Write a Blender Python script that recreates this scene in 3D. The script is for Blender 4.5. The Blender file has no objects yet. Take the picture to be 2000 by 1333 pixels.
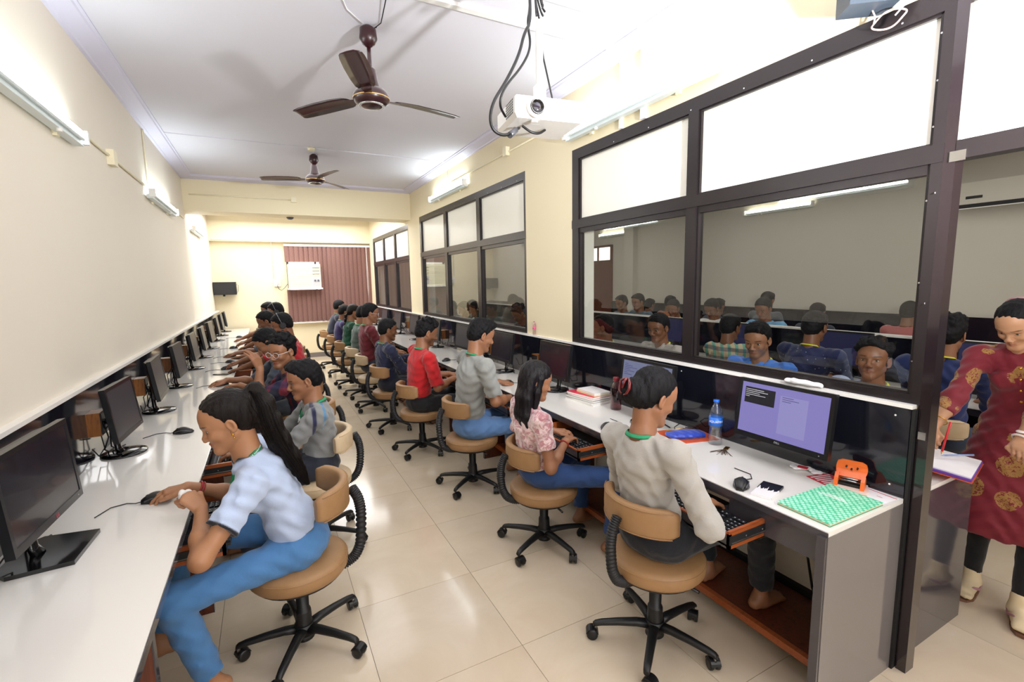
import bpy, bmesh, math, random
import numpy as np
from mathutils import Vector, Matrix, Euler
random.seed(7); rng = np.random.RandomState(7)
SC = bpy.context.scene
COL = SC.collection
PI = math.pi

# ------------------------------------------------------------------ camera, world, lights, exposure
cam_d = bpy.data.cameras.new('camera'); cam = bpy.data.objects.new('camera', cam_d); COL.objects.link(cam)
cam_d.sensor_width = 36; cam_d.lens = 16.54; cam_d.clip_start = 0.03
_F = Vector((0.45757538, 0.88000423, -0.12734729)); _U = Vector((0.07477763, 0.10462838, 0.99169613)); _R = Vector((0.88602092, -0.46329846, -0.01792926))
cam.matrix_world = Matrix(((_R.x, _U.x, -_F.x, 0), (_R.y, _U.y, -_F.y, 0), (_R.z, _U.z, -_F.z, 1.6123), (0, 0, 0, 1)))
SC.camera = cam
W = bpy.data.worlds.new('world'); SC.world = W; W.use_nodes = True
W.node_tree.nodes['Background'].inputs[0].default_value = (.95, .97, 1, 1); W.node_tree.nodes['Background'].inputs[1].default_value = 1.2
SC.view_settings.view_transform = 'Standard'; SC.view_settings.look = 'None'; SC.view_settings.gamma = 1
SC.view_settings.use_curve_mapping = False; SC.view_settings.exposure = 0.1
SC.cycles.max_bounces = 7; SC.cycles.diffuse_bounces = 4; SC.cycles.glossy_bounces = 4; SC.cycles.transparent_max_bounces = 12
SC.cycles.sample_clamp_indirect = 6; SC.cycles.caustics_reflective = False; SC.cycles.caustics_refractive = False
SC.cycles.use_denoising = True

def light(name, kind, loc, energy, color=(1, 1, 1), size=(1, 1), target=None, radius=.05, spot=None, blend=.5, spread=None):
    d = bpy.data.lights.new(name, kind); d.energy = energy; d.color = color
    o = bpy.data.objects.new(name, d); COL.objects.link(o); o.location = loc
    if kind == 'AREA':
        d.shape = 'RECTANGLE'; d.size, d.size_y = size
        if spread: d.spread = spread
    else:
        d.shadow_soft_size = radius
    if kind == 'SPOT': d.spot_size = spot; d.spot_blend = blend
    if target is not None:
        o.rotation_euler = (Vector(target) - Vector(loc)).to_track_quat('-Z', 'Y').to_euler()
    return o
# the photographer's flash head, right of the camera, thrown at ceiling and right-hand wall
light('flash_head', 'SPOT', (1.48, .02, 1.92), 360, (.97, .98, 1), target=(2.05, 1.75, 3.04), radius=.05, spot=math.radians(150), blend=.9)
# added area fills without fixtures: behind the camera and below both ceilings
light('fill_behind', 'AREA', (.7, -1.3, 1.9), 42, (.98, .98, 1), (2.6, 1.8), target=(.7, 6, 1.0))  # broad soft fill added on the camera side
light('far_bay_fill', 'AREA', (.6, 9.6, 2.9), 118, (.97, .98, 1), (2.6, 2.4), target=(.6, 9.6, 0))  # one broad area light standing in for the far bay tubes
light('room_fill_near', 'AREA', (.9, 2.9, 2.98), 15, (.98, .99, 1), (1.4, 3.4), target=(.9, 2.9, 0))  # overhead fill added for the near bay, no ceiling fixture
light('room_fill_mid', 'AREA', (.7, 6.2, 2.98), 18, (.98, .99, 1), (1.4, 1.8), target=(.7, 6.2, 0))  # same added overhead fill, before the cross beam
light('second_room_fill', 'AREA', (4.6, 3.2, 2.95), 52, (1, .98, .94), (3.6, 5.0), target=(4.6, 3.2, 0))  # dim overhead fill added for the second room
light('second_room_fill_far', 'AREA', (4.6, 8.0, 2.95), 36, (1, .98, .94), (3.6, 3.0), target=(4.6, 8.0, 0))  # second added overhead fill, farther along that room
light('doorway_fill', 'AREA', (3.9, -.9, 2.6), 30, (1, .97, .93), (1.6, 1.2), target=(3.0, 1.2, .6))  # area fill aimed at the counter end by the doorway

# ------------------------------------------------------------------ materials
def lin(c):
    if isinstance(c, str):
        c = c.lstrip('#'); c = [int(c[i:i + 2], 16) / 255 for i in (0, 2, 4)]
    return tuple((v / 12.92 if v <= .04045 else ((v + .055) / 1.055) ** 2.4) for v in c[:3])
MATS = {}
def _set(b, n, v):
    if n in b.inputs: b.inputs[n].default_value = v
class NT:
    def __init__(s, name):
        s.m = bpy.data.materials.new(name); s.m.use_nodes = True; s.t = s.m.node_tree; s.b = s.t.nodes['Principled BSDF']; MATS[name] = s.m
    def n(s, typ, **k):
        q = s.t.nodes.new(typ)
        for a, v in k.items():
            if a.startswith('i_'):
                key = a[2:]; q.inputs[int(key) if key.isdigit() else key].default_value = v
            else: setattr(q, a, v)
        return q
    def l(s, a, b): s.t.links.new(a, b)
    def coords(s, kind='Object', scale=(1, 1, 1), rot=(0, 0, 0)):
        tc = s.n('ShaderNodeTexCoord'); mp = s.n('ShaderNodeMapping'); s.l(tc.outputs[kind], mp.inputs[0])
        mp.inputs['Scale'].default_value = scale; mp.inputs['Rotation'].default_value = rot
        return mp.outputs[0]
    def noise(s, vec, scale, detail=3, rough=.55, dist=0):
        q = s.n('ShaderNodeTexNoise'); q.inputs['Scale'].default_value = scale; q.inputs['Detail'].default_value = detail
        q.inputs['Roughness'].default_value = rough; q.inputs['Distortion'].default_value = dist; s.l(vec, q.inputs['Vector']); return q.outputs[0]
    def ramp(s, fac, stops, interp='LINEAR'):
        q = s.n('ShaderNodeValToRGB'); cr = q.color_ramp; cr.interpolation = interp
        while len(cr.elements) > 1: cr.elements.remove(cr.elements[0])
        cr.elements[0].position = stops[0][0]; cr.elements[0].color = (*lin(stops[0][1]), 1)
        for p, c in stops[1:]:
            e = cr.elements.new(p); e.color = (*lin(c), 1)
        s.l(fac, q.inputs[0]); return q.outputs[0]
    def mix(s, fac, a, b, mode='MIX'):
        q = s.n('ShaderNodeMix', data_type='RGBA', blend_type=mode)
        for idx, v in ((0, fac), (6, a), (7, b)):
            if hasattr(v, 'is_linked'): s.l(v, q.inputs[idx])
            else: q.inputs[idx].default_value = v if idx == 0 else (*lin(v), 1)
        return q.outputs[2]
    def math(s, op, a, b=None, c=None):
        q = s.n('ShaderNodeMath', operation=op)
        for i, v in enumerate((a, b, c)):
            if v is None: continue
            if hasattr(v, 'is_linked'): s.l(v, q.inputs[i])
            else: q.inputs[i].default_value = v
        return q.outputs[0]
    def bump(s, h, strength=.3, dist=.01):
        q = s.n('ShaderNodeBump'); q.inputs['Strength'].default_value = strength; q.inputs['Distance'].default_value = dist
        s.l(h, q.inputs['Height']); s.l(q.outputs[0], s.b.inputs['Normal']); return q
def mat(name, col, rough=.5, metal=0, spec=.5, coat=0, bump=None, var=None, emit=None, alpha=None, sheen=0, trans=0, ior=None):
    """plain procedural material: base colour with slight noise variation and optional bump (scale, strength, dist)"""
    if name in MATS: return MATS[name]
    N = NT(name); b = N.b
    b.inputs['Base Color'].default_value = (*lin(col), 1); b.inputs['Roughness'].default_value = rough; b.inputs['Metallic'].default_value = metal
    _set(b, 'Specular IOR Level', spec); _set(b, 'Coat Weight', coat); _set(b, 'Coat Roughness', .05); _set(b, 'Sheen Weight', sheen); _set(b, 'Transmission Weight', trans)
    if ior: _set(b, 'IOR', ior)
    v = N.coords()
    sc, amt = var if var else (9, .06)
    f = N.noise(v, sc, 3)
    hs = N.n('ShaderNodeHueSaturation'); hs.inputs['Color'].default_value = (*lin(col), 1)
    mr = N.n('ShaderNodeMapRange'); N.l(f, mr.inputs[0]); mr.inputs[3].default_value = 1 - amt; mr.inputs[4].default_value = 1 + amt
    N.l(mr.outputs[0], hs.inputs['Value']); N.l(hs.outputs[0], b.inputs['Base Color'])
    if bump:
        N.bump(N.noise(v, bump[0], 4), bump[1], bump[2] if len(bump) > 2 else .002)
    if emit:
        _set(b, 'Emission Color', (*lin(emit[0]), 1)); _set(b, 'Emission Strength', emit[1])
    return N.m
def dark_glass(name, refl_ior=.05, tint=(.8, .82, .8)):
    N = NT(name); t = N.t; out = [q for q in t.nodes if q.type == 'OUTPUT_MATERIAL'][0]
    tr = N.n('ShaderNodeBsdfTransparent'); tr.inputs[0].default_value = (*tint, 1)
    gl = N.n('ShaderNodeBsdfGlossy'); gl.inputs['Roughness'].default_value = .0
    ge = N.n('ShaderNodeNewGeometry'); dp = N.n('ShaderNodeVectorMath', operation='DOT_PRODUCT'); N.l(ge.outputs['Normal'], dp.inputs[0]); N.l(ge.outputs['Incoming'], dp.inputs[1])
    q = N.math('POWER', N.math('SUBTRACT', 1.0, N.math('ABSOLUTE', dp.outputs['Value'])), 5.0)
    fr = N.math('MULTIPLY_ADD', q, 1 - refl_ior, refl_ior)
    mx = N.n('ShaderNodeMixShader'); N.l(fr, mx.inputs[0]); N.l(tr.outputs[0], mx.inputs[1]); N.l(gl.outputs[0], mx.inputs[2])
    N.l(mx.outputs[0], out.inputs[0]); return N.m
def wood(name, c0, c1, scale=(2, 30, 30), rough=.35):
    N = NT(name); v = N.coords(scale=scale)
    f = N.noise(v, 2.2, 5, .6, .8)
    N.l(N.ramp(f, [(.3, c0), (.52, c1), (.75, c0)]), N.b.inputs['Base Color']); N.b.inputs['Roughness'].default_value = rough
    N.bump(f, .12, .001); return N.m

mat('wall_cream', '#ebe2d3', .62, bump=(160, .12, .001), var=(1.3, .025), spec=.3)
mat('wall_yellow', '#ecdfbe', .6, bump=(160, .12, .001), var=(1.3, .02), spec=.3)
mat('ceiling_white', '#dad8e1', .75, bump=(90, .1, .001), var=(.8, .02), spec=.2)
mat('cornice_lilac', '#d2cfe2', .6, var=(2, .03))
mat('room_grey', '#c9c5b8', .65, bump=(120, .12, .001), var=(1.2, .03), spec=.3)
mat('laminate_navy', '#15161f', .1, coat=.4, var=(2.5, .25), bump=(8, .03, .004))
mat('laminate_grey', '#77716f', .09, coat=.3, var=(3, .05))
mat('laminate_dark', '#454247', .09, coat=.2, var=(3, .06))
mat('ledge_white', '#f4f1ec', .25, var=(4, .02))
mat('desk_white', '#efece6', .11, coat=.35, var=(5, .012), bump=(6, .02, .003))
mat('underside', '#3a2d27', .6)
mat('frame_brown', '#2b2526', .3, metal=.35, var=(6, .12), bump=(300, .05, .0005))
mat('post_gloss', '#241b1e', .12, coat=.5, var=(6, .15))
mat('board_cream', '#f1eee2', .3, var=(1.5, .02))
mat('screw_steel', '#c9c9c9', .25, metal=.9)
mat('grout', '#8d8378', .8)
dark_glass('window_glass', .05, (.86, .87, .86))
wood('drawer_wood', '#86401d', '#a3552a', (2.2, 40, 40), .3)
wood('panel_wood', '#4a2317', '#6b3420', (14, 14, 2.0), .4)
wood('socket_wood', '#6e4122', '#a0642f', (30, 30, 3), .35)
mat('black_plastic', '#111113', .35, bump=(500, .05, .0004))
mat('black_gloss', '#0b0b0d', .12, coat=.3)
mat('black_matte', '#161618', .6)
mat('grey_plastic', '#4a4b50', .3)
mat('chrome', '#cfcfcf', .16, metal=1)
mat('steel_pipe', '#a9a6a2', .28, metal=.9)
mat('cable_black', '#0d0d0f', .45)
mat('white_plastic', '#f1f0ec', .35)
mat('casing_cream', '#efe6c8', .45)
mat('casing_white', '#f2f0ee', .4)
def tile_mat():
    N = NT('floor_tile'); v = N.coords()
    oi = N.n('ShaderNodeObjectInfo')
    f = N.noise(v, 2.2, 5, .65, .6)
    c = N.ramp(f, [(.25, '#d2bfa4'), (.5, '#dac9b0'), (.8, '#e1d3be')])
    hs = N.n('ShaderNodeHueSaturation'); mr = N.n('ShaderNodeMapRange'); N.l(oi.outputs['Random'], mr.inputs[0]); mr.inputs[3].default_value = .95; mr.inputs[4].default_value = 1.03
    N.l(mr.outputs[0], hs.inputs['Value']); N.l(c, hs.inputs['Color']); N.l(hs.outputs[0], N.b.inputs['Base Color'])
    N.b.inputs['Roughness'].default_value = .16; _set(N.b, 'Specular IOR Level', .5); _set(N.b, 'Coat Weight', .25); _set(N.b, 'Coat Roughness', .08)
    N.bump(N.noise(v, 5, 2), .02, .004)
tile_mat()

# ------------------------------------------------------------------ mesh helpers
class MB:
    def __init__(s): s.bm = bmesh.new(); s.mi = 0
    def _v(s, pts): return [s.bm.verts.new(p) for p in pts]
    def face(s, vs, smooth=False):
        try: f = s.bm.faces.new(vs)
        except ValueError: return
        f.smooth = smooth; f.material_index = s.mi; return f
    def box(s, x0, x1, y0, y1, z0, z1, M=None):
        P = [(x0, y0, z0), (x1, y0, z0), (x1, y1, z0), (x0, y1, z0), (x0, y0, z1), (x1, y0, z1), (x1, y1, z1), (x0, y1, z1)]
        if M is not None: P = [M @ Vector(p) for p in P]
        v = s._v(P)
        for q in ((0, 3, 2, 1), (4, 5, 6, 7), (0, 1, 5, 4), (1, 2, 6, 5), (2, 3, 7, 6), (3, 0, 4, 7)): s.face([v[i] for i in q])
        return s
    def cbox(s, c, size, M=None):
        a = [size[i] / 2 for i in range(3)]
        T = Matrix.Translation(c) @ (M if M is not None else Matrix())
        return s.box(-a[0], a[0], -a[1], a[1], -a[2], a[2], T)
    def poly(s, pts, smooth=False): s.face(s._v(pts), smooth); return s
    def prism(s, pts, vec, M=None):
        vec = Vector(vec); A = [Vector(p) for p in pts]; B = [p + vec for p in A]
        if M is not None: A = [M @ p for p in A]; B = [M @ p for p in B]
        a = s._v(A); b = s._v(B); n = len(a); s.face(a[::-1]); s.face(b)
        for i in range(n): s.face([a[i], a[(i + 1) % n], b[(i + 1) % n], b[i]])
        return s
    def rings(s, rings, cap=True, smooth=True, closed=False):
        R = [s._v(r) for r in rings]; n = len(R[0])
        rng_ = range(len(R)) if closed else range(len(R) - 1)
        for i in rng_:
            a, b = R[i], R[(i + 1) % len(R)]
            for j in range(n): s.face([a[j], a[(j + 1) % n], b[(j + 1) % n], b[j]], smooth)
        if cap and not closed: s.face(R[0][::-1]); s.face(R[-1])
        return s
    def tube(s, pts, r, n=8, flat=None, up=None, closed=False, cap=True):
        """sweep a circle (or flat ellipse) along points; r scalar or list"""
        P = [Vector(p) for p in pts]; k = len(P); out = []
        prev = None
        for i in range(k):
            if closed: t = (P[(i + 1) % k] - P[i - 1])
            else: t = (P[min(i + 1, k - 1)] - P[max(i - 1, 0)])
            t.normalize()
            if prev is None:
                u = Vector(up) if up is not None else (Vector((0, 0, 1)) if abs(t.z) < .9 else Vector((1, 0, 0)))
            else: u = prev
            u = (u - t * u.dot(t)).normalized() if (u - t * u.dot(t)).length > 1e-6 else t.orthogonal().normalized()
            prev = u; w = t.cross(u)
            rr = r[i] if hasattr(r, '__len__') else r
            fl = flat if flat is not None else 1
            out.append([P[i] + u * math.cos(a) * rr + w * math.sin(a) * rr * fl for a in [2 * PI * j / n for j in range(n)]])
        return s.rings(out, cap, True, closed)
    def cyl(s, a, b, r0, r1=None, n=20, smooth=True):
        return s.lathe([(r0, 0), (r0 if r1 is None else r1, 1)], a, b, n, smooth)
    def lathe(s, prof, a=(0, 0, 0), b=(0, 0, 1), n=24, smooth=True):
        """prof: list of (radius, t) with t along a->b (in units of |ab| )"""
        a = Vector(a); b = Vector(b); t = b - a; L = t.normalized(); u = L.orthogonal().normalized(); w = L.cross(u)
        R = [[a + t * h + (u * math.cos(q) + w * math.sin(q)) * max(r, 1e-5) for q in [2 * PI * j / n for j in range(n)]] for r, h in prof]
        return s.rings(R, True, smooth)
    def ell(s, c, r, n=16, m=10, M=None):
        c = Vector(c); R = []
        for i in range(m + 1):
            th = PI * i / m; th = min(max(th, .02), PI - .02)
            ring = [Vector((r[0] * math.sin(th) * math.cos(q), r[1] * math.sin(th) * math.sin(q), -r[2] * math.cos(th))) for q in [2 * PI * j / n for j in range(n)]]
            R.append([c + (M @ p if M is not None else p) for p in ring])
        return s.rings(R, True, True)
    def build(s, name, m=None, parent=None, bevel=0, seg=2, loc=None, mats=None):
        if bevel:
            es = [e for e in s.bm.edges if len(e.link_faces) == 2 and e.calc_face_angle(0) > .6]
            bmesh.ops.bevel(s.bm, geom=es, offset=bevel, segments=seg, affect='EDGES', profile=.6)
        bmesh.ops.recalc_face_normals(s.bm, faces=s.bm.faces)
        me = bpy.data.meshes.new(name); s.bm.to_mesh(me); s.bm.free()
        for q in (mats or [m]): me.materials.append(MATS[q] if isinstance(q, str) else q)
        o = bpy.data.objects.new(name, me); COL.objects.link(o)
        if loc is not None: o.location = loc
        if parent is not None: o.parent = parent
        return o
def empty(name, loc=(0, 0, 0), rz=0, label=None, cat=None, group=None, rot=None):
    o = bpy.data.objects.new(name, None); o.empty_display_size = .1; COL.objects.link(o); o.location = loc
    o.rotation_euler = rot if rot is not None else (0, 0, rz)
    tag(o, label, cat, group); return o
def tag(o, label=None, cat=None, group=None, kind=None):
    if label: o['label'] = label
    if cat: o['category'] = cat
    if group: o['group'] = group
    if kind: o['kind'] = kind
    return o
def struct(o): o['kind'] = 'structure'; return o
def copy_tree(o, parent=None, loc=None, rz=None, label=None):
    c = o.copy(); COL.objects.link(c); c.parent = parent
    if loc is not None: c.location = loc
    if rz is not None: c.rotation_euler = (0, 0, rz)
    if label: c['label'] = label
    for ch in list(o.children): copy_tree(ch, c)
    return c
def dup(o, parent, loc=None):
    c = o.copy(); COL.objects.link(c); c.parent = parent
    if loc is not None: c.location = loc
    return c
def text_mesh(name, body, size, m, parent, M, extrude=.0004, align='CENTER'):
    cu = bpy.data.curves.new(name, 'FONT'); cu.body = body; cu.size = size; cu.extrude = extrude; cu.align_x = align; cu.align_y = 'CENTER'; cu.resolution_u = 2
    o = bpy.data.objects.new(name, cu); COL.objects.link(o)
    dg = bpy.context.evaluated_depsgraph_get(); me = bpy.data.meshes.new_from_object(o.evaluated_get(dg)); me.name = name
    bpy.data.objects.remove(o); me.materials.clear(); me.materials.append(MATS[m])
    q = bpy.data.objects.new(name, me); COL.objects.link(q); q.parent = parent; q.matrix_local = M
    return q
def axes(o, x, y, z=None):
    """matrix with given origin, x axis and y axis"""
    x = Vector(x).normalized(); y = Vector(y); y = (y - x * y.dot(x)).normalized(); z = x.cross(y)
    return Matrix(((x.x, y.x, z.x, o[0]), (x.y, y.y, z.y, o[1]), (x.z, y.z, z.z, o[2]), (0, 0, 0, 1)))
# ------------------------------------------------------------------ setting
XL, XR, XW2, YB, YN, ZC = -.875, 2.186, 7.2, 11.25, -2.2, 3.07
# floor: grout bed with every tile of the near rooms its own part
fl = struct(MB().box(-1.2, 7.4, YN, YB + .1, -.12, -.004).build('floor', 'grout'))
def tile_mesh(w, h):
    b = MB(); g = .0011
    b.box(g, w - g, g, h - g, -.012, 0); o = b.build('tile', 'floor_tile', bevel=.0008, seg=1); return o
T = .6; proto = tile_mesh(T, T); proto.parent = fl
first = True
TX0, TY0 = .898, 1.6805
for i in range(-4, 13):
    for j in range(-7, 17):
        x, y = TX0 + i * T, TY0 + j * T
        near2 = (i >= 2 and i <= 7 and j <= 1)
        if not ((i <= 2) or near2): continue
        if x > 7 or y > YB or y + T < YN: continue
        if first: proto.location = (x, y, 0); first = False
        else: dup(proto, fl, (x, y, 0))
far = MB()
for i in range(3, 11):
    for j in range(-7, 17):
        if i <= 7 and j <= 1: continue
        x, y = TX0 + i * T, TY0 + j * T
        far.box(x + .001, x + T - .001, y + .001, y + T - .001, -.012, 0)
o = far.build('far_tiles', 'floor_tile', fl); o['kind'] = 'stuff'

# walls
struct(MB().box(XL - .2, XL, YN, 7.7, 0, 3.2).build('wall_left', 'wall_cream'))
struct(MB().box(XL - .24, XL - .03, 7.7, YB + .1, 0, 3.2).build('wall_left.001', 'wall_cream'))
def plate_with_holes(b, y0, y1, z0, z1, x0, x1, holes):
    ys = sorted({y0, y1, *[h[0] for h in holes], *[h[1] for h in holes]})
    for a, c in zip(ys, ys[1:]):
        hs = sorted([h for h in holes if h[0] <= a + 1e-6 and h[1] >= c - 1e-6], key=lambda h: h[2]); z = z0
        for h in hs:
            if h[2] > z + 1e-4: b.box(x0, x1, a, c, z, h[2])
            z = h[3]
        if z1 > z + 1e-4: b.box(x0, x1, a, c, z, z1)
b = MB()
WIN = [(-.6, .845, 0, 2.60), (.845, 3.14, 1.1, 2.60), (3.885, 7.225, 1.1, 2.605), (7.87, 10.76, 1.1, 2.575)]
plate_with_holes(b, YN, YB + .1, 0, 3.2, XR, 2.30, WIN)
wr = struct(b.build('wall_right', 'wall_yellow'))
for (a, c) in ((3.14, 3.885), (7.225, 7.87), (10.76, 11.2)):
    MB().box(2.30, 2.40, a, c, 0, 3.07).build('pilaster', 'board_cream', wr)
struct(MB().box(XL - .2, 2.30, YB, YB + .12, 0, 3.2).build('wall_far', 'wall_yellow'))
struct(MB().box(2.30, 7.4, YB, YB + .12, 0, 3.2).build('wall_far.001', 'room_grey'))
b = MB()
for x0, x1, z0, z1 in ((XL - .2, .1, 0, 3.2), (.1, 1.5, 2.2, 3.2), (1.5, 3.2, 0, 3.2), (3.2, 4.4, 2.2, 3.2), (4.4, 7.4, 0, 3.2)): b.box(x0, x1, YN - .12, YN, z0, z1)
struct(b.build('wall_back', 'wall_cream'))
w2 = struct(MB().box(XW2, XW2 + .15, YN, YB + .1, 0, 3.2).build('wall_side', 'room_grey'))
MB().box(XW2 - .03, XW2, YN, 8.72, 0, 1.1).build('dado_panel', 'laminate_navy', w2)
ce = struct(MB().box(-1.1, 7.4, YN - .1, YB + .1, ZC, ZC + .12).build('ceiling', 'ceiling_white'))
for y in (.0, 5.67):
    MB().box(XL + .12, XR - .12, y - .012, y + .012, ZC - .008, ZC).build('ceiling_bead', 'ceiling_white', ce, bevel=.003)
for y in (2.6, 6.2): MB().box(2.4, 7.1, y, y + .2, ZC - .3, ZC).build('ceiling_beam', 'room_grey', ce)
# cornice along the ceiling of the near bay
def cornice(n, x, sgn, y0, y1):
    prof = [(0, -.04), (.0, .0), (.14, .0), (.14, -.008), (.125, -.01), (.118, -.02), (.03, -.034), (.022, -.04)]
    pts = [(x + sgn * p[0], y0, ZC + p[1]) for p in prof]
    return struct(MB().prism(pts, (0, y1 - y0, 0)).build(n, 'cornice_lilac'))
cornice('trim_1', XL, 1, YN, 7.7); cornice('trim_2', XR, -1, YN, 7.7)
prof = [(0, -.04), (.0, .0), (.14, .0), (.14, -.008), (.125, -.01), (.118, -.02), (.03, -.034), (.022, -.04)]
struct(MB().prism([(XL, 7.7 - p[0], ZC + p[1]) for p in prof], (XR - XL, 0, 0)).build('trim_3', 'cornice_lilac'))
# cross beam, far soffit
bm_ = struct(MB().box(XL - .03, XR, 7.7, 8.12, 2.62, 3.2).build('trim_4', 'wall_yellow')); 
struct(MB().box(XL - .03, XR, YB - .16, YB, 2.5, 3.2).build('trim_5', 'wall_yellow'))
struct(MB().box(XL - .03, XR, YB - .02, YB, 0, .1).build('baseboard_far', 'laminate_grey', bevel=.004))
# left dado with white ledge
ys = [-.9, .3, 1.52, 2.74, 3.96, 5.18, 6.4, 7.62, 8.84, 10.06, 11.2]
dl = struct(MB().box(XL, -.852, ys[0], ys[-1], .6, 1.1).build('wall_panel', 'underside')); dl['kind'] = 'structure'
for a, c in zip(ys, ys[1:]): MB().box(-.852, -.843, a + .0015, c - .0015, .715, 1.105).build('dado_panel', 'laminate_navy', dl, bevel=.001, seg=1)
struct(MB().box(XL - .01, -.838, -.9, 11.2, 1.105, 1.123).build('trim_6', 'ledge_white', bevel=.003))
# partition low wall: core, dado panels (this room), panels of the second room, ledge
lw = struct(MB().box(2.176, 2.328, .862, 11.2, 0, 1.095).build('wall_partition', 'wall_cream'))
ys = [.85, 2.06, 3.28, 4.5, 5.72, 6.94, 8.16, 9.38, 10.6, 11.2]
for a, c in zip(ys, ys[1:]):
    MB().box(2.164, 2.176, a + .0012, c - .0012, .60, 1.095).build('dado_panel', 'laminate_navy', lw, bevel=.001, seg=1)
    MB().box(2.328, 2.34, a + .0012, c - .0012, 0, 1.095).build('dado_panel', 'laminate_navy', lw, bevel=.001, seg=1)
MB().box(2.15, 2.176, .88, 11.2, 0, .14).build('skirting', 'black_matte', lw)
MB().box(2.200, 2.345, .848, .862, 0, 1.095).build('end_panel', 'laminate_grey', lw, bevel=.001, seg=1)
struct(MB().box(2.158, 2.352, .846, 11.2, 1.095, 1.111).build('trim_7', 'ledge_white', bevel=.003))
for y, z in ((.9, 1.06), (.9, .775), (1.98, 1.06), (2.14, 1.06), (3.2, 1.06), (3.36, 1.06)):
    MB().cyl((2.164, y, z), (2.1628, y, z), .0038, n=12).build('screw_cap', 'white_plastic', lw)
# partition windows
def window(name, y0, y1, z0, z1, zr0, zr1, mull, first_w=.035, boards=True, sill_w=.035, glass=True, post_sides=True):
    w = struct(empty(name, (0, 0, 0)))
    xa, xb = 2.186, 2.246
    def bar(a, c, d, e, x0=xa, x1=xb): return MB().box(x0, x1, a, c, d, e).build('frame_bar', 'frame_brown', w, bevel=.002, seg=1)
    bar(y0, y1, z0, z0 + sill_w); bar(y0, y1, z1 - .075, z1); bar(y0, y1, zr0, zr1, xa - .004, xb)
    vs = [(y0, y0 + first_w)] + mull + [(y1 - .08, y1)]
    for k, (a, c) in enumerate(vs):
        bar(a, c, z0 + sill_w, zr0); bar(a, c, zr1, z1 - .075)
    for (a, c), (d, e) in zip(vs, vs[1:]):
        # inner beads and pane
        for (q0, q1, top) in ((z0 + sill_w, zr0, False), (zr1, z1 - .075, True)):
            for s_ in ((c, c + .012, q0, q1), (d - .012, d, q0, q1), (c + .012, d - .012, q0, q0 + .01), (c + .012, d - .012, q1 - .01 - (.025 if not top else 0), q1)):
                bar(s_[0], s_[1], s_[2], s_[3], xa + .01, xb - .01)
            if top: MB().box(2.212, 2.224, c, d, q0, q1).build('board', 'board_cream', w)
            else: MB().box(2.214, 2.219, c + .002, d - .002, q0, q1).build('pane', 'window_glass', w)
            for t in range(3):
                zz = q0 + (q1 - q0) * (.15 + .35 * t)
                MB().cyl((xa + .010, c + .006, zz), (xa + .0085, c + .006, zz), .0035, n=8).build('screw', 'screw_steel', w)
    for t in range(int((y1 - y0) / .33)):
        yy = y0 + .16 + .33 * t
        MB().cyl((xa, yy, z1 - .06), (xa - .0018, yy, z1 - .06), .004, n=8).build('screw', 'screw_steel', w)
    return w
window('window_1', .835, 3.14, 1.111, 2.60, 2.007, 2.071, [(1.93, 2.0)])
window('window_2', 3.885, 7.225, 1.111, 2.605, 2.0, 2.065, [(4.935, 5.03), (6.03, 6.13)])
window('window_3', 7.87, 10.76, 1.111, 2.575, 2.0, 2.06, [(8.80, 8.89), (9.72, 9.81)])
# end post of the partition, running to the floor, and the door head
d1 = struct(empty('door_1', (0, 0, 0)))
MB().box(2.186, 2.25, .80, .835, 0, 2.60).build('door_post', 'post_gloss', d1, bevel=.003)
MB().box(2.250, 2.262, .806, .83, 0, 2.6).build('door_stop', 'frame_brown', d1, bevel=.001, seg=1)
MB().box(2.1642, 2.2, .838, .8485, 0, 1.094).build('post_strip', 'black_matte', d1)
MB().box(2.182, 2.25, -.6, .80, 2.007, 2.071).build('transom_bar', 'frame_brown', d1, bevel=.002)
MB().box(2.186, 2.25, -.6, .80, 2.525, 2.60).build('head_bar', 'frame_brown', d1, bevel=.002)
MB().box(2.186, 2.25, -.6, -.55, 0, 2.60).build('door_post', 'frame_brown', d1, bevel=.002)
MB().box(2.212, 2.224, -.55, .80, 2.071, 2.525).build('board', 'board_cream', d1)
MB().box(2.178, 2.186, .77, .815, 2.0, 2.035).build('steel_bracket', 'chrome', d1, bevel=.001, seg=1)
MB().box(2.180, 2.187, .806, .83, .98, 1.01).build('steel_catch', 'chrome', d1, bevel=.001, seg=1)
for z in (.33, .62, .79, 1.05, 1.5, 1.9): MB().cyl((2.175, .845, z), (2.175, .8435, z), .004, n=8).build('screw', 'screw_steel', d1)
# far wall window behind the blinds
w4 = struct(empty('window_4', (0, 0, 0)))
N = NT('daylight_pane'); _set(N.b, 'Emission Color', (1, .97, .9, 1)); _set(N.b, 'Emission Strength', 1.6)
MB().box(.45, 2.15, YB - .012, YB - .006, .86, 2.38).build('pane', 'daylight_pane', w4)
for x in (.45, 1.0, 1.58, 2.12): MB().box(x, x + .04, YB - .035, YB, .84, 2.42).build('window_frame', 'frame_brown', w4)
MB().box(.43, 2.17, YB - .035, YB, .82, .86).build('window_frame', 'frame_brown', w4); MB().box(.43, 2.17, YB - .035, YB, 2.38, 2.42).build('window_frame', 'frame_brown', w4)
MB().box(.35, 2.16, YB - .10, YB, .775, .80).build('window_sill', 'ledge_white', w4, bevel=.003)
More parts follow.
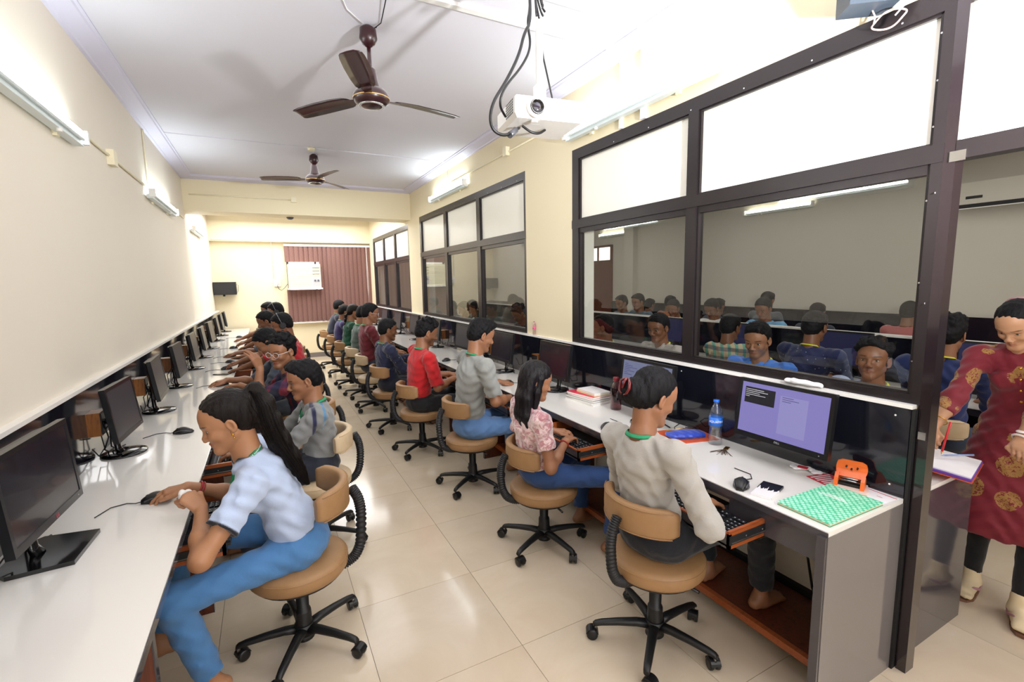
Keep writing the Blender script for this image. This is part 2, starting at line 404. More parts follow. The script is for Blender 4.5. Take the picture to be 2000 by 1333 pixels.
# brown door of the second room
d2 = struct(empty('door_2', (XW2, 9.2, 0)))
MB().box(-.035, -.005, -.45, .45, 0, 2.0).build('door_leaf', 'panel_wood', d2); MB().box(-.03, -.01, -.45, .45, 2.05, 2.35).build('pane', 'daylight_pane', d2)
for y in (-.5, -.02, .45): MB().box(-.05, 0, y, y + .05, 2.0 if y == -.02 else 0, 2.4).build('door_frame', 'panel_wood', d2)
MB().box(-.05, 0, -.5, .5, 2.0, 2.05).build('door_frame', 'panel_wood', d2); MB().box(-.05, 0, -.5, .5, 2.35, 2.4).build('door_frame', 'panel_wood', d2)
for y in (7.9,): MB().box(XW2 - .12, XW2, y, y + .3, 0, 3.07).build('pilaster', 'room_grey', w2)

# ------------------------------------------------------------------ desks
def desk(x_wall, x_edge, y0, y1, name, label, dividers, end_panel=None, z=.7324, sign=1):
    d = empty(name, (0, y0, 0), label=label, cat='desk')
    a, c = sorted((x_wall, x_edge)); L = y1 - y0
    MB().box(a, c, 0, L, z - .018, z).build('worktop', 'desk_white', d, bevel=.002)
    e0, e1 = (x_edge - .0015, x_edge + .0025) if x_edge > x_wall else (x_edge - .0025, x_edge + .0015)
    MB().box(e0, e1, 0, L, z - .03, z - .0035).build('edge_band', 'laminate_dark', d)
    s_ = 1 if x_edge > x_wall else -1
    MB().box(*sorted((x_edge - s_ * .03, x_edge - s_ * .012)), 0, L, z - .05, z - .018).build('apron', 'laminate_dark', d)
    MB().box(a + .004, c - .03, .002, L, z - .03, z - .018).build('underlay', 'underside', d)
    for y in dividers:
        MB().box(*sorted((x_edge - s_ * .015, x_wall + s_ * .02)), y - y0 - .012, y - y0 + .012, 0, z - .05).build('divider_panel', 'panel_wood', d, bevel=.002)
        MB().box(*sorted((x_edge - s_ * .015, x_edge - s_ * .011)), y - y0 - .014, y - y0 + .014, 0, z - .05).build('divider_edge', 'laminate_dark', d)
    return d
DL = desk(-.843, -.3286, .25, 11.15, 'computer_desk', 'long white laminate computer counter along the left wall', [1.5, 2.62, 3.6, 4.55, 5.5, 6.5, 7.4, 8.4, 9.4, 10.3, 11.1])
DR = desk(2.164, 1.654, .85, 11.15, 'computer_desk', 'long white laminate computer counter along the glazed partition on the right', [1.86, 2.8, 3.8, 4.7, 5.7, 6.7, 7.6, 8.6, 9.6, 10.6])
MB().box(1.652, 2.1638, -.002, .018, 0, .714).build('end_panel', 'laminate_grey', DR, bevel=.0015)
MB().box(1.64, 1.657, .0, .03, 0, .714).build('end_edge', 'laminate_dark', DR, bevel=.001)
MB().box(1.668, 1.684, .018, .40, .60, .7145).build('modesty_board', 'laminate_dark', DR)
for a, c in ((.03, 1.0), (1.03, 1.94), (1.97, 2.94)): MB().box(1.80, 2.14, a, c, .095, .115).build('foot_board', 'panel_wood', DR, bevel=.003); MB().box(1.775, 1.80, a, c, .09, .12).build('foot_rail', 'drawer_wood', DR, bevel=.003)
for a in (1.4, 2.4, 3.4, 4.4): MB().box(-.82, -.55, a, a + .85, .095, .115).build('foot_board', 'panel_wood', DL, bevel=.003)
# desk in the second room behind the partition
D2 = desk(2.34, 2.80, .85, 11.1, 'computer_desk', 'white counter on the far side of the partition by the woman in maroon', [1.9, 2.9, 3.9, 4.9, 5.9, 6.9, 7.9, 8.9, 9.9])
MB().box(2.345, 2.80, -.002, .018, 0, .7144).build('end_panel', 'laminate_dark', D2, bevel=.0015)
# middle double desk and the back desk of the second room
MP = struct(MB().box(4.50, 4.56, 1.0, 10.8, 0, 1.1).build('wall_middle', 'laminate_navy')); struct(MB().box(4.485, 4.575, .99, 10.8, 1.1, 1.116).build('trim_8', 'ledge_white', bevel=.003))
desk(4.50, 4.02, 1.0, 10.8, 'computer_desk', 'white counter of the second room under the near side of its middle screen wall', [2, 4, 6, 8, 10])
desk(4.56, 5.03, 1.0, 10.8, 'computer_desk', 'white counter of the second room behind its middle screen wall', [2, 4, 6, 8, 10])
desk(7.168, 6.7, .5, 7.85, 'computer_desk', 'white counter under the far dado of the second room', [2, 4, 6, 7.8])
# ------------------------------------------------------------------ people: smooth body fields meshed as one continuous surface
A_ = np.array
def nrm(v): v = A_(v, float); return v / (np.linalg.norm(v) + 1e-9)
def RX(a): c, s = math.cos(a), math.sin(a); return A_([[1, 0, 0], [0, c, -s], [0, s, c]])
def RY(a): c, s = math.cos(a), math.sin(a); return A_([[c, 0, s], [0, 1, 0], [-s, 0, c]])
def RZ(a): c, s = math.cos(a), math.sin(a); return A_([[c, -s, 0], [s, c, 0], [0, 0, 1]])
def fr_yz(y, z):
    """rotation whose y column is y and z column near z"""
    y = nrm(y); z = A_(z, float); z = nrm(z - y * (z @ y)); return np.stack([np.cross(y, z), y, z], 1)
class Field:
    """list of primitives, evaluated on a rectilinear grid and meshed with surface nets"""
    def __init__(s): s.P = []
    def cap(s, a, b, ra, rb=None, k=.02, op='u', cut=None, M=None, sq=None):
        rb = ra if rb is None else rb; s.P.append(('c', A_(a, float), A_(b, float), ra, rb, k, op, cut, sq)); return s
    def ell(s, c, r, R=None, k=.02, op='u', cut=None):
        s.P.append(('e', A_(c, float), A_(r, float), np.eye(3) if R is None else R, None, k, op, cut, None)); return s
    def plane(s, p, n, k=.004):   # remove the side the normal points to (everywhere)
        s.P.append(('p', A_(p, float), nrm(n), None, None, k, 'x', None, None)); return s
    def chain(s, pts, rs, k=.02, cut=None, sq=None):
        for i in range(len(pts) - 1): s.cap(pts[i], pts[i + 1], rs[i], rs[i + 1], k, cut=cut, sq=sq)
        return s
    def d1(s, p, X, Y, Z):
        if p[0] == 'c':
            a, b = p[1], p[2]; ab = b - a; L2 = ab @ ab + 1e-12
            px, py, pz = X - a[0], Y - a[1], Z - a[2]
            t = np.clip((px * ab[0] + py * ab[1] + pz * ab[2]) / L2, 0, 1)
            qx, qy, qz = px - t * ab[0], py - t * ab[1], pz - t * ab[2]
            if p[8] is not None:      # squashed section: axis n, factor f (<1 flattens along n)
                n, f = p[8]; dn = qx * n[0] + qy * n[1] + qz * n[2]; g = 1 / f - 1
                qx = qx + dn * g * n[0]; qy = qy + dn * g * n[1]; qz = qz + dn * g * n[2]
            d = np.sqrt(qx * qx + qy * qy + qz * qz) - (p[3] + (p[4] - p[3]) * t)
        elif p[0] == 'e':
            c, r, R = p[1], p[2], p[3]
            px, py, pz = X - c[0], Y - c[1], Z - c[2]
            u = (px * R[0, 0] + py * R[1, 0] + pz * R[2, 0]) / r[0]; v = (px * R[0, 1] + py * R[1, 1] + pz * R[2, 1]) / r[1]; w = (px * R[0, 2] + py * R[1, 2] + pz * R[2, 2]) / r[2]
            k0 = np.sqrt(u * u + v * v + w * w) + 1e-6; k1 = np.sqrt((u / r[0]) ** 2 + (v / r[1]) ** 2 + (w / r[2]) ** 2) + 1e-6
            d = k0 * (k0 - 1) / k1
        else:
            return (X - p[1][0]) * p[2][0] + (Y - p[1][1]) * p[2][1] + (Z - p[1][2]) * p[2][2]
        if p[7] is not None:
            for (cp, cn) in p[7]: d = np.maximum(d, (X - cp[0]) * cn[0] + (Y - cp[1]) * cn[1] + (Z - cp[2]) * cn[2])
        return d
    def bbox(s, p, m):
        if p[0] == 'c':
            r = max(p[3], p[4]) + m; return np.minimum(p[1], p[2]) - r, np.maximum(p[1], p[2]) + r
        if p[0] == 'e':
            e = np.abs(p[3]) @ p[2] + m; return p[1] - e, p[1] + e
        return None
    def mesh(s, hc, fine=(), hf=None, noise=None, shift=0.0):
        lo = A_([9., 9, 9]); hi = -lo
        for p in s.P:
            if p[6] == 'u':
                a, b = s.bbox(p, .01); lo = np.minimum(lo, a); hi = np.maximum(hi, b)
        lo -= hc; hi += hc; ax = []
        for i in range(3):
            segs = []
            if hf:
                segs = sorted([(max(c[i] - r, lo[i]), min(c[i] + r, hi[i])) for c, r in fine if c[i] - r < hi[i] and c[i] + r > lo[i]])
            m = []
            for a, b in segs:
                if m and a <= m[-1][1] + hc: m[-1][1] = max(m[-1][1], b)
                else: m.append([a, b])
            cur = lo[i]; out = []
            for a, b in m:
                if a > cur + 1e-6: n = max(1, int((a - cur) / hc)); out += list(np.linspace(cur, a, n, endpoint=False))
                n = max(1, int((b - a) / hf)); out += list(np.linspace(max(a, cur), b, n, endpoint=False)); cur = b
            n = max(1, int((hi[i] - cur) / hc)); out += list(np.linspace(cur, hi[i], n + 1)); ax.append(A_(out, np.float32))
        nx, ny, nz = map(len, ax)
        F = np.full((nx, ny, nz), .06, np.float32)
        for p in s.P:
            k = p[5]
            if p[0] == 'p':
                d = s.d1(p, ax[0][:, None, None], ax[1][None, :, None], ax[2][None, None, :]); F = np.maximum(F, d.astype(np.float32)); continue
            a, b = s.bbox(p, max(k, hc * 1.6) + .004); I = [slice(max(0, np.searchsorted(ax[i], a[i]) - 1), min(len(ax[i]), np.searchsorted(ax[i], b[i]) + 1)) for i in range(3)]
            X, Y, Z = ax[0][I[0]][:, None, None], ax[1][I[1]][None, :, None], ax[2][I[2]][None, None, :]
            d = s.d1(p, X, Y, Z).astype(np.float32); G = F[I[0], I[1], I[2]]
            if p[6] == 'u':
                h = np.clip(.5 + .5 * (G - d) / k, 0, 1); F[I[0], I[1], I[2]] = G + (d - G) * h - k * h * (1 - h)
            else:
                d = -d; h = np.clip(.5 - .5 * (G - d) / k, 0, 1); F[I[0], I[1], I[2]] = G + (d - G) * h + k * h * (1 - h)
        if noise is not None:
            F += noise(ax[0][:, None, None], ax[1][None, :, None], ax[2][None, None, :]).astype(np.float32) * (np.abs(F) < .03)
        F[0] = F[-1] = .05; F[:, 0] = F[:, -1] = .05; F[:, :, 0] = F[:, :, -1] = .05
        return surfnet(F, ax)
def surfnet(F, ax):
    S = F < 0
    c = [S[i:S.shape[0] - 1 + i, j:S.shape[1] - 1 + j, k:S.shape[2] - 1 + k] for i in (0, 1) for j in (0, 1) for k in (0, 1)]
    al = c[0].copy(); an = c[0].copy()
    for q in c[1:]: al &= q; an |= q
    act = an & ~al; idx = np.argwhere(act)
    if len(idx) == 0: return np.zeros((0, 3)), np.zeros((0, 4), int)
    vid = np.full(act.shape, -1, np.int64); vid[act] = np.arange(len(idx))
    acc = np.zeros((len(idx), 3)); cnt = np.zeros(len(idx))
    for axis in range(3):
        o = [q for q in range(3) if q != axis]
        for u in (0, 1):
            for v in (0, 1):
                a = idx.copy(); a[:, o[0]] += u; a[:, o[1]] += v; b = a.copy(); b[:, axis] += 1
                fa = F[a[:, 0], a[:, 1], a[:, 2]]; fb = F[b[:, 0], b[:, 1], b[:, 2]]; m = (fa < 0) != (fb < 0)
                t = np.where(m, fa / np.where(fa - fb == 0, 1, fa - fb), 0)
                P = np.stack([ax[i][a[:, i]] + t * (ax[i][b[:, i]] - ax[i][a[:, i]]) for i in range(3)], 1)
                acc += P * m[:, None]; cnt += m
    V = acc / cnt[:, None]; Q = []
    for axis in range(3):
        o = [(axis + 1) % 3, (axis + 2) % 3]
        sl = [slice(1, -1)] * 3; sl[axis] = slice(0, -1); s2 = [slice(1, -1)] * 3; s2[axis] = slice(1, None)
        A = S[tuple(sl)]; B = S[tuple(s2)]
        for flip, m in ((False, A & ~B), (True, ~A & B)):
            e = np.argwhere(m); off = A_([1, 1, 1]); off[axis] = 0; e = e + off
            q = []
            for (du, dv) in ((-1, -1), (0, -1), (0, 0), (-1, 0)):
                w = e.copy(); w[:, o[0]] += du; w[:, o[1]] += dv; q.append(vid[w[:, 0], w[:, 1], w[:, 2]])
            if flip: q = q[::-1]
            Q.append(np.stack(q, 1))
    return V, np.concatenate(Q)
def np_mesh(name, V, Q, m, parent, col=None):
    me = bpy.data.meshes.new(name); me.vertices.add(len(V)); me.vertices.foreach_set('co', V.astype(np.float32).ravel())
    me.loops.add(len(Q) * 4); me.loops.foreach_set('vertex_index', Q.astype(np.int32).ravel())
    me.polygons.add(len(Q)); me.polygons.foreach_set('loop_start', np.arange(0, len(Q) * 4, 4, dtype=np.int32)); me.polygons.foreach_set('loop_total', np.full(len(Q), 4, np.int32))
    me.update(calc_edges=True); me.polygons.foreach_set('use_smooth', np.ones(len(Q), bool))
    if col is not None:
        at = me.color_attributes.new('Col', 'FLOAT_COLOR', 'POINT'); c = np.ones((len(V), 4), np.float32); c[:, :3] = col; at.data.foreach_set('color', c.ravel())
    me.validate(); me.materials.append(MATS[m] if isinstance(m, str) else m)
    o = bpy.data.objects.new(name, me); COL.objects.link(o); o.parent = parent; return o
# --- materials for people
def attr_mat(name, rough=.6, bump=(300, .15, .001), sheen=0, sss=0, pattern=None, coat=0, spec=.5):
    N = NT(name); at = N.n('ShaderNodeAttribute'); at.attribute_name = 'Col'; v = N.coords()
    c = at.outputs[0]
    if pattern: c = pattern(N, v, c)
    f = N.noise(v, 22, 3); mr = N.n('ShaderNodeMapRange'); N.l(f, mr.inputs[0]); mr.inputs[3].default_value = .93; mr.inputs[4].default_value = 1.07
    hs = N.n('ShaderNodeHueSaturation'); N.l(c, hs.inputs['Color']); N.l(mr.outputs[0], hs.inputs['Value']); N.l(hs.outputs[0], N.b.inputs['Base Color'])
    N.b.inputs['Roughness'].default_value = rough; _set(N.b, 'Sheen Weight', sheen); _set(N.b, 'Coat Weight', coat); _set(N.b, 'Specular IOR Level', spec)
    if sss: _set(N.b, 'Subsurface Weight', sss); _set(N.b, 'Subsurface Radius', (.012, .005, .003)); _set(N.b, 'Subsurface Scale', .6)
    if bump:
        h = N.noise(v, bump[0], 3); h2 = N.noise(v, bump[3] if len(bump) > 3 else 16, 3, .6, .4)
        q = N.math('MULTIPLY_ADD', h2, bump[4] if len(bump) > 4 else 0.0, h); N.bump(q, bump[1], bump[2])
    return N.m
attr_mat('skin', .48, (420, .10, .0006), sss=.12)
attr_mat('cloth', .85, (420, .42, .0020, 12, 5.0), sheen=.25)
attr_mat('knit', .92, (260, .45, .0016, 16, 3.0), sheen=.3)
attr_mat('denim', .8, (700, .42, .0020, 16, 5.0), sheen=.15)
def pat_dots(N, v, c):
    vo = N.n('ShaderNodeTexVoronoi'); vo.inputs['Scale'].default_value = 26; N.l(v, vo.inputs['Vector'])
    return N.mix(N.math('LESS_THAN', vo.outputs['Distance'], .09), c, '#c9cfe0')
def pat_plaid(c1, c2, sc=18):
    def f(N, v, c):
        sx = N.n('ShaderNodeSeparateXYZ'); N.l(v, sx.inputs[0])
        a = N.math('GREATER_THAN', N.math('SINE', N.math('MULTIPLY', N.math('ADD', sx.outputs[0], sx.outputs[1]), sc * 6.28)), .25)
        b = N.math('GREATER_THAN', N.math('SINE', N.math('MULTIPLY', sx.outputs[2], sc * 6.28)), .25)
        q = N.mix(N.math('MULTIPLY', a, .75), c, c1); return N.mix(N.math('MULTIPLY', b, .6), q, c2)
    return f
def pat_lines(c1, sc=16, w=.9):
    def f(N, v, c):
        sx = N.n('ShaderNodeSeparateXYZ'); N.l(v, sx.inputs[0])
        a = N.math('GREATER_THAN', N.math('SINE', N.math('MULTIPLY', N.math('ADD', sx.outputs[0], sx.outputs[1]), sc * 6.28)), w)
        b = N.math('GREATER_THAN', N.math('SINE', N.math('MULTIPLY', sx.outputs[2], sc * 6.28)), w)
        return N.mix(N.math('MAXIMUM', a, b), c, c1)
    return f
def pat_velvet(N, v, c):
    f = N.noise(v, 20, 6, .68, 1.6); return N.mix(.95, c, N.ramp(f, [(.36, '#a8646c'), (.47, '#c58e92'), (.55, '#ecd9d8'), (.68, '#d6a7a9')]))
def pat_medal(N, v, c):
    vo = N.n('ShaderNodeTexVoronoi'); vo.inputs['Scale'].default_value = 7.2; vo.inputs['Randomness'].default_value = .30; N.l(v, vo.inputs['Vector'])
    n = N.noise(v, 75, 3, .6, 1.5); edge = N.math('ADD', vo.outputs['Distance'], N.math('MULTIPLY', N.noise(v, 32, 2), .12))
    m = N.math('MULTIPLY', N.math('LESS_THAN', edge, .42), N.math('GREATER_THAN', n, .45))
    return N.mix(m, c, '#a3783c')
attr_mat('cloth_dots', .85, (420, .3, .0012, 14, 3.0), sheen=.25, pattern=pat_dots)
attr_mat('cloth_plaid_dark', .85, (420, .3, .0012, 14, 3.0), pattern=pat_plaid('#7c2030', '#23264a', 9))
attr_mat('cloth_plaid_green', .85, (420, .3, .0012, 14, 3.0), pattern=pat_plaid('#2fb3a8', '#1f2c62', 12))
attr_mat('cloth_check_purple', .85, (420, .3, .0012, 14, 3.0), pattern=pat_lines('#c9c3e6', 14, .93))
attr_mat('cloth_velvet', .5, (420, .3, .0012, 14, 3.0), sheen=.8, pattern=pat_velvet)
attr_mat('cloth_medallion', .7, (420, .42, .0022, 10, 5.0), sheen=.2, pattern=pat_medal)
def hair_mat(name, c0, c1, rough=.38, scale=(260, 260, 14)):
    N = NT(name); v = N.coords(scale=scale); f = N.noise(v, 1, 3, .6); N.l(N.ramp(f, [(.3, c0), (.7, c1)]), N.b.inputs['Base Color'])
    N.b.inputs['Roughness'].default_value = rough; _set(N.b, 'Specular IOR Level', .22); N.bump(f, .8, .004); return N.m
hair_mat('hair_black', '#050407', '#0e0c10', .62, (170, 170, 60))
hair_mat('hair_black_long', '#08060a', '#1d181b', .36)
hair_mat('hair_brown', '#070505', '#1d1411', .42)
mat('eye_white', '#e9e4de', .2, coat=.5); mat('iris', '#120a06', .1, coat=.8); mat('gold', '#d9a441', .25, metal=1); mat('lens_frame', '#d7cfd2', .25)
mat('lanyard_green', '#1c8f5f', .6); mat('lanyard_yellow', '#d8d838', .6); mat('lanyard_white', '#e9eef0', .6)
mat('bracelet_red', '#a3232b', .5); mat('watch_strap', '#f2e4e0', .4); mat('clip_red', '#6a0e16', .12, coat=.5); mat('sock_tan', '#e6d3ad', .9, bump=(300, .3, .001)); mat('sandal_rose', '#b08088', .5); mat('sandal_sole', '#7a5540', .5)
mat('paper_white', '#f7f5f7', .6); mat('headset_grey', '#8f9296', .35); mat('tissue', '#f2f0ee', .9)
SKINS = dict(a='#ad7b58', b='#98684a', c='#805439', d='#6d432e', e='#bd8d6b')
def ik(a, t, l1, l2, hint):
    a, t = A_(a, float), A_(t, float); d = t - a; L = np.linalg.norm(d); u = d / L; L2 = min(L, (l1 + l2) * .995); t = a + u * L2; L = max(L2, abs(l1 - l2) + .02)
    x = (l1 * l1 - l2 * l2 + L * L) / (2 * L); h = math.sqrt(max(l1 * l1 - x * x, 0)); n = A_(hint, float); n = nrm(n - u * (n @ u)); return a + u * x + n * h, t
def hand(F, w, f, n, side, pose, s=1.0, r=1.0):
    """w wrist, f finger direction, n back-of-hand normal, side +1 right / -1 left; returns nothing; adds palm, four fingers, thumb"""
    R = fr_yz(f, n); R = np.stack([R[:, 0] * 1, R[:, 1], R[:, 2]], 1)   # x column = f x n
    T = lambda p: A_(w) + R @ (A_(p, float) * s)
    q = side
    cut = None
    for x, ra, rb, L in ((-.027, .0135, .0115, .078), (-.009, .0145, .0125, .084), (.009, .0145, .012, .08), (.025, .0125, .0105, .072)):
        F.cap(T((x * .62, .004, 0)), T((x, L, 0)), ra * s, rb * s, .01)
    curl = dict(rest=(.22, .35, .3), key=(.3, .55, .45), mouse=(.30, .32, .22), fist=(1.25, 1.5, 1.1), pen=(.7, 1.0, .6), flat=(.08, .12, .1))[pose]
    lens = ((.040, .024, .019), (.045, .028, .021), (.041, .026, .020), (.032, .020, .018))
    xs = (-.027, -.009, .009, .0255); Ls = (.078, .084, .08, .072)
    for i in range(4):
        j = i; x = xs[i] * -q * 1.0    # index on the thumb side
        x = -q * xs[i] * -1 if False else x
        p = A_([x, Ls[i] - .004, 0.]); ang = 0; sp = (x / .03) * .07
        if pose == 'mouse' and i in (2, 3): sp *= 2
        rr = (.0092, .0094, .009, .008)[i] * s * r
        for kk in range(3):
            ang += curl[kk] * (1 + .08 * i * (1 if pose != 'mouse' else .5)); d = A_([math.sin(sp) * math.cos(ang), math.cos(ang) * math.cos(sp), -math.sin(ang)])
            e = p + d * lens[i][kk]; F.cap(T(p), T(e), rr, rr * .92, .0035); p = e; rr *= .93
    # thumb leaves the side of the palm near its base
    tx = q * -1
    a = A_([tx * .020, .022, -.004]); b = A_([tx * .043, .050, -.012]); c = A_([tx * .046, .078, -.016]) if pose in ('mouse', 'rest', 'key', 'flat') else A_([tx * .022, .075, -.036]); d = c + (A_([tx * -.004, .024, -.006]) if pose in ('mouse', 'rest', 'key', 'flat') else A_([tx * -.022, .010, -.006]))
    F.cap(T(a), T(b), .0165 * s, .0125 * s, .008); F.cap(T(b), T(c), .0118 * s, .0102 * s, .003); F.cap(T(c), T(d), .0102 * s, .0085 * s, .003)
    return T, R
def foot(F, ank, d, s=1.0):
    d = nrm([d[0], d[1], 0]); z = A_([0, 0, 1.]); x = np.cross(d, z); T = lambda a, b, c: A_(ank) * [1, 1, 0] + (x * a + d * b + z * c) * s + A_([0, 0, ank[2] - .08 * s])
    F.cap(T(0, -.045, .03), T(0, -.0, .04), .029 * s, .034 * s, .02); F.cap(T(0, -.01, .045), T(0, .11, .024), .036 * s, .022 * s, .02)
    for q in (-.022, .0, .022): F.cap(T(q * .6, 0, .025), T(q, .12, .018), .024 * s, .016 * s, .015)
    for i, q in enumerate((-.03, -.013, .002, .016, .029)): F.cap(T(q, .12, .014), T(q * 1.05, .158 - abs(i - 1) * .006, .011), .0105 * s, .009 * s, .004)
def head_field(F, T, R, s, fem, ears=True, fine=True):
    def E(c, r, k=.02, op='u', rot=None): F.ell(T(c), A_(r) * s, R if rot is None else R @ rot, k, op)
    def C(a, b, ra, rb, k=.012, op='u'): F.cap(T(a), T(b), ra * s, rb * s, k, op)
    w = .94 if fem else 1
    E((0, -.016, .036), (.074 * w, .093, .083), .02)
    E((0, .018, -.030), (.055 * w, .058, .066), .025)
    E((0, .030, .030), (.062 * w, .050, .055), .03)
    C((.048 * w, -.004, -.048), (.012, .062, -.092), .017, .017, .025); C((-.048 * w, -.004, -.048), (-.012, .062, -.092), .017, .017, .025)
    C((-.009, .068, -.094), (.009, .068, -.094), .0165, .0165, .02)
    if fine:
        for q in (-1, 1):
            E((q * .035 * w, .052, -.026), (.023, .025, .022), .02)
            C((q * .044 * w, .060, .022), (q * .010, .076, .018), .0085, .0085, .014)
            E((q * .032 * w, .089, .000), (.017, .014, .0115), .012, 's')
            C((q * .046 * w, .063, .0075), (q * .032 * w, .0725, .0105), .0045, .005, .004); C((q * .032 * w, .0725, .0105), (q * .018 * w, .071, .006), .005, .004, .004)
            C((q * .046 * w, .062, -.0065), (q * .032 * w, .0705, -.0105), .004, .0045, .004); C((q * .032 * w, .0705, -.0105), (q * .018 * w, .070, -.005), .0045, .004, .004)
            E((q * .0115, .090, -.034), (.0085, .0115, .008), .006); 
            if ears:
                rt = RZ(q * .35) @ RX(-.15)
                E((q * .0765 * w, -.012, -.006), (.008, .018, .031), .006, 'u', rt); E((q * .083 * w, -.008, -.004), (.006, .0095, .017), .004, 's', rt)
                C((q * .0765 * w, -.008, -.030), (q * .073 * w, -.002, -.036), .007, .005, .005)
        g_ = .006 if fem else 0
        C((0, .074, .010), (0, .097 - g_, -.024), .0075 - g_ * .2, .0095 - g_ * .25, .010); E((0, .098 - g_, -.028), (.010 - g_ * .2, .0105 - g_ * .2, .0085), .008)
        E((0, .058, -.054), (.030, .0235, .026), .014); C((-.021, .0735, -.0628), (0, .0835, -.0565), .0040, .0055, .005); C((.021, .0735, -.0628), (0, .0835, -.0565), .0040, .0055, .005)
        C((-.017, .0740, -.0660), (0, .0815, -.0672), .0045, .0062, .005); C((.017, .0740, -.0660), (0, .0815, -.0672), .0045, .0062, .005)
        C((-.021, .0790, -.0640), (0, .0895, -.0618), .0012, .0012, .002, 's'); C((.021, .0790, -.0640), (0, .0895, -.0618), .0012, .0012, .002, 's')
    else:
        C((0, .074, .010), (0, .099, -.028), .008, .012, .012)
        for q in (-1, 1): E((q * .0765, -.012, -.006), (.010, .018, .031), .006)
def person(name, label, loc, yaw, head, hyaw=0, hpitch=15, hroll=0, hands=None, poses=('key', 'key'), fdirs=None, fem=False, skin='b', s=1.0, hair='short', hairm='hair_black',
           top=None, sleeve=.5, topm='cloth', bottom='#24344f', botm='denim', lan=None, res='far', beard=0, feet=None, glasses=False, stand=False, group=None, trim=None, elbow_hint=None,
           feats=(), hem=0.0, hairs=1.0, bulk=1.0, kurta=False, pelz=.50, collar=.0, headset=False, stripes=(), shirt_len=.02, pelvis=None, trimhem=True):
    if res != 'near' and group is None: pass
    hc, hf = dict(near=(.0070, .0030), mid=(.011, .0042), far=(.019, .009))[res]
    ph = math.radians(yaw); cy, sy = math.cos(ph), math.sin(ph); loc = A_(loc, float)
    L = lambda P: (lambda d: A_([d[0] * cy + d[1] * sy, -d[0] * sy + d[1] * cy, d[2]]))(A_(P, float) - A_([loc[0], loc[1], 0]))
    root = empty(name, (loc[0], loc[1], 0), ph, label, 'person', group)
    H = L(head); hs = s * 1.0 * (.98 if fem else 1.02)
    R = RZ(math.radians(hyaw)) @ RX(-math.radians(hpitch)) @ RY(math.radians(hroll))
    T = lambda p: H + R @ (A_(p, float) * hs)
    pel = A_([0, 0, pelz + .075]) if pelvis is None else L(pelvis)
    Rn = RZ(math.radians(hyaw * .4)) @ RX(-math.radians(hpitch * (.75 if stand else .35)))
    nb = H + Rn @ (A_([0, -.045, -.165]) * s); up = nb - pel; TL = np.linalg.norm(up); up = up / TL
    fwd = nrm(A_([0, 1, 0]) - up * up[1]); rt = np.cross(fwd, up); back = -fwd
    mid = pel + up * TL * .5 + back * .025 * s
    che = pel + up * TL * .74 + back * .018 * s; b_ = bulk; sw = (.158 if fem else .182) * s * b_
    shl = [nb - up * .045 * s + rt * q * sw + fwd * .005 for q in (-1, 1)]          # left, right
    RS = np.stack([rt, fwd, up], 1)
    F = Field()
    # torso kept a little inside the clothing
    F.cap(pel, mid, .085 * s, .07 * s, .03, sq=(fwd, .75)); F.cap(mid, che, .07 * s, .075 * s, .03, sq=(fwd, .75)); F.cap(shl[0], shl[1], .034 * s, .034 * s, .03); F.cap(che, nb, .06 * s, .045 * s, .03)
    nr = (.047 if fem else .056) * s
    F.cap(nb - up * .03, T((0, -.034, -.045)), nr * 1.08, nr * .95, .03); F.cap(nb - up * .02 + fwd * .01, T((0, .012, -.075)), nr * .75, nr * .5, .03)
    l1, l2 = .275 * s, .245 * s; arms = []; hd = hands or [None, None]
    for i, q in enumerate((-1, 1)):
        tgt = L(hd[i]) if hd[i] is not None else nb + A_([q * .2, .30, -.36]) * s
        hint = A_([q * .5, -.35, -1.0]) if elbow_hint is None or elbow_hint[i] is None else A_(elbow_hint[i], float)
        el, wr = ik(shl[i], tgt, l1, l2, hint)
        F.cap(shl[i], el, .046 * s * (.88 if fem else 1), .036 * s * (.88 if fem else 1), .03); F.cap(el, el + (wr - el) * .4, .037 * s * (.88 if fem else 1), .036 * s * (.86 if fem else 1), .03)
        F.cap(el + (wr - el) * .4, wr, .036 * s * (.86 if fem else 1), .024 * s * (.88 if fem else 1), .03)
        fd = nrm(wr - el) if fdirs is None or fdirs[i] is None else nrm(fdirs[i][0]); nn = A_([0, 0, 1.]) if fdirs is None or fdirs[i] is None else A_(fdirs[i][1], float)
        if fdirs is None or fdirs[i] is None: fd = nrm(fd * [1, 1, .25] + A_([0, 0, -.12]))
        hT, hR = hand(F, wr, fd, nn, q, poses[i], s * .97 * (.92 if fem else 1), 1.0)
        arms.append((shl[i], el, wr, hT, hR))
    # legs
    hipw = .088 * s; legs = []; th, sh = .43 * s, .41 * s
    for i, q in enumerate((-1, 1)):
        hip = pel + rt * q * hipw * 1.0 + A_([0, 0, -.01])
        if stand: ft = L(feet[i]); hint = A_([0, 1, 0]); th = sh = np.linalg.norm(ft - hip) * .5015
        else: ft = A_([q * .10, .42, .085]) * [s, s, 1] if feet is None or feet[i] is None else L(feet[i]); hint = A_([q * .25, .5, 1.])
        kn, an = ik(hip, ft, th, sh, hint)
        F.cap(hip, kn, .055 * s, .038 * s, .02); F.cap(kn, kn + (an - kn) * .35, .038 * s, .038 * s, .02); F.cap(kn + (an - kn) * .35, an, .038 * s, .029 * s, .02)
        fdir = A_([q * .15, 1, 0]); foot(F, an, fdir, s * (.92 if fem else 1)); legs.append((hip, kn, an))
    head_field(F, T, R, hs, fem, fine=(res != 'far'))
    fine = [(H, .135 * s)] + [(a[2] + (a[3]((0, .07, 0)) - a[2]), .10 * s) for a in arms]
    V, Q = F.mesh(hc, fine, hf)
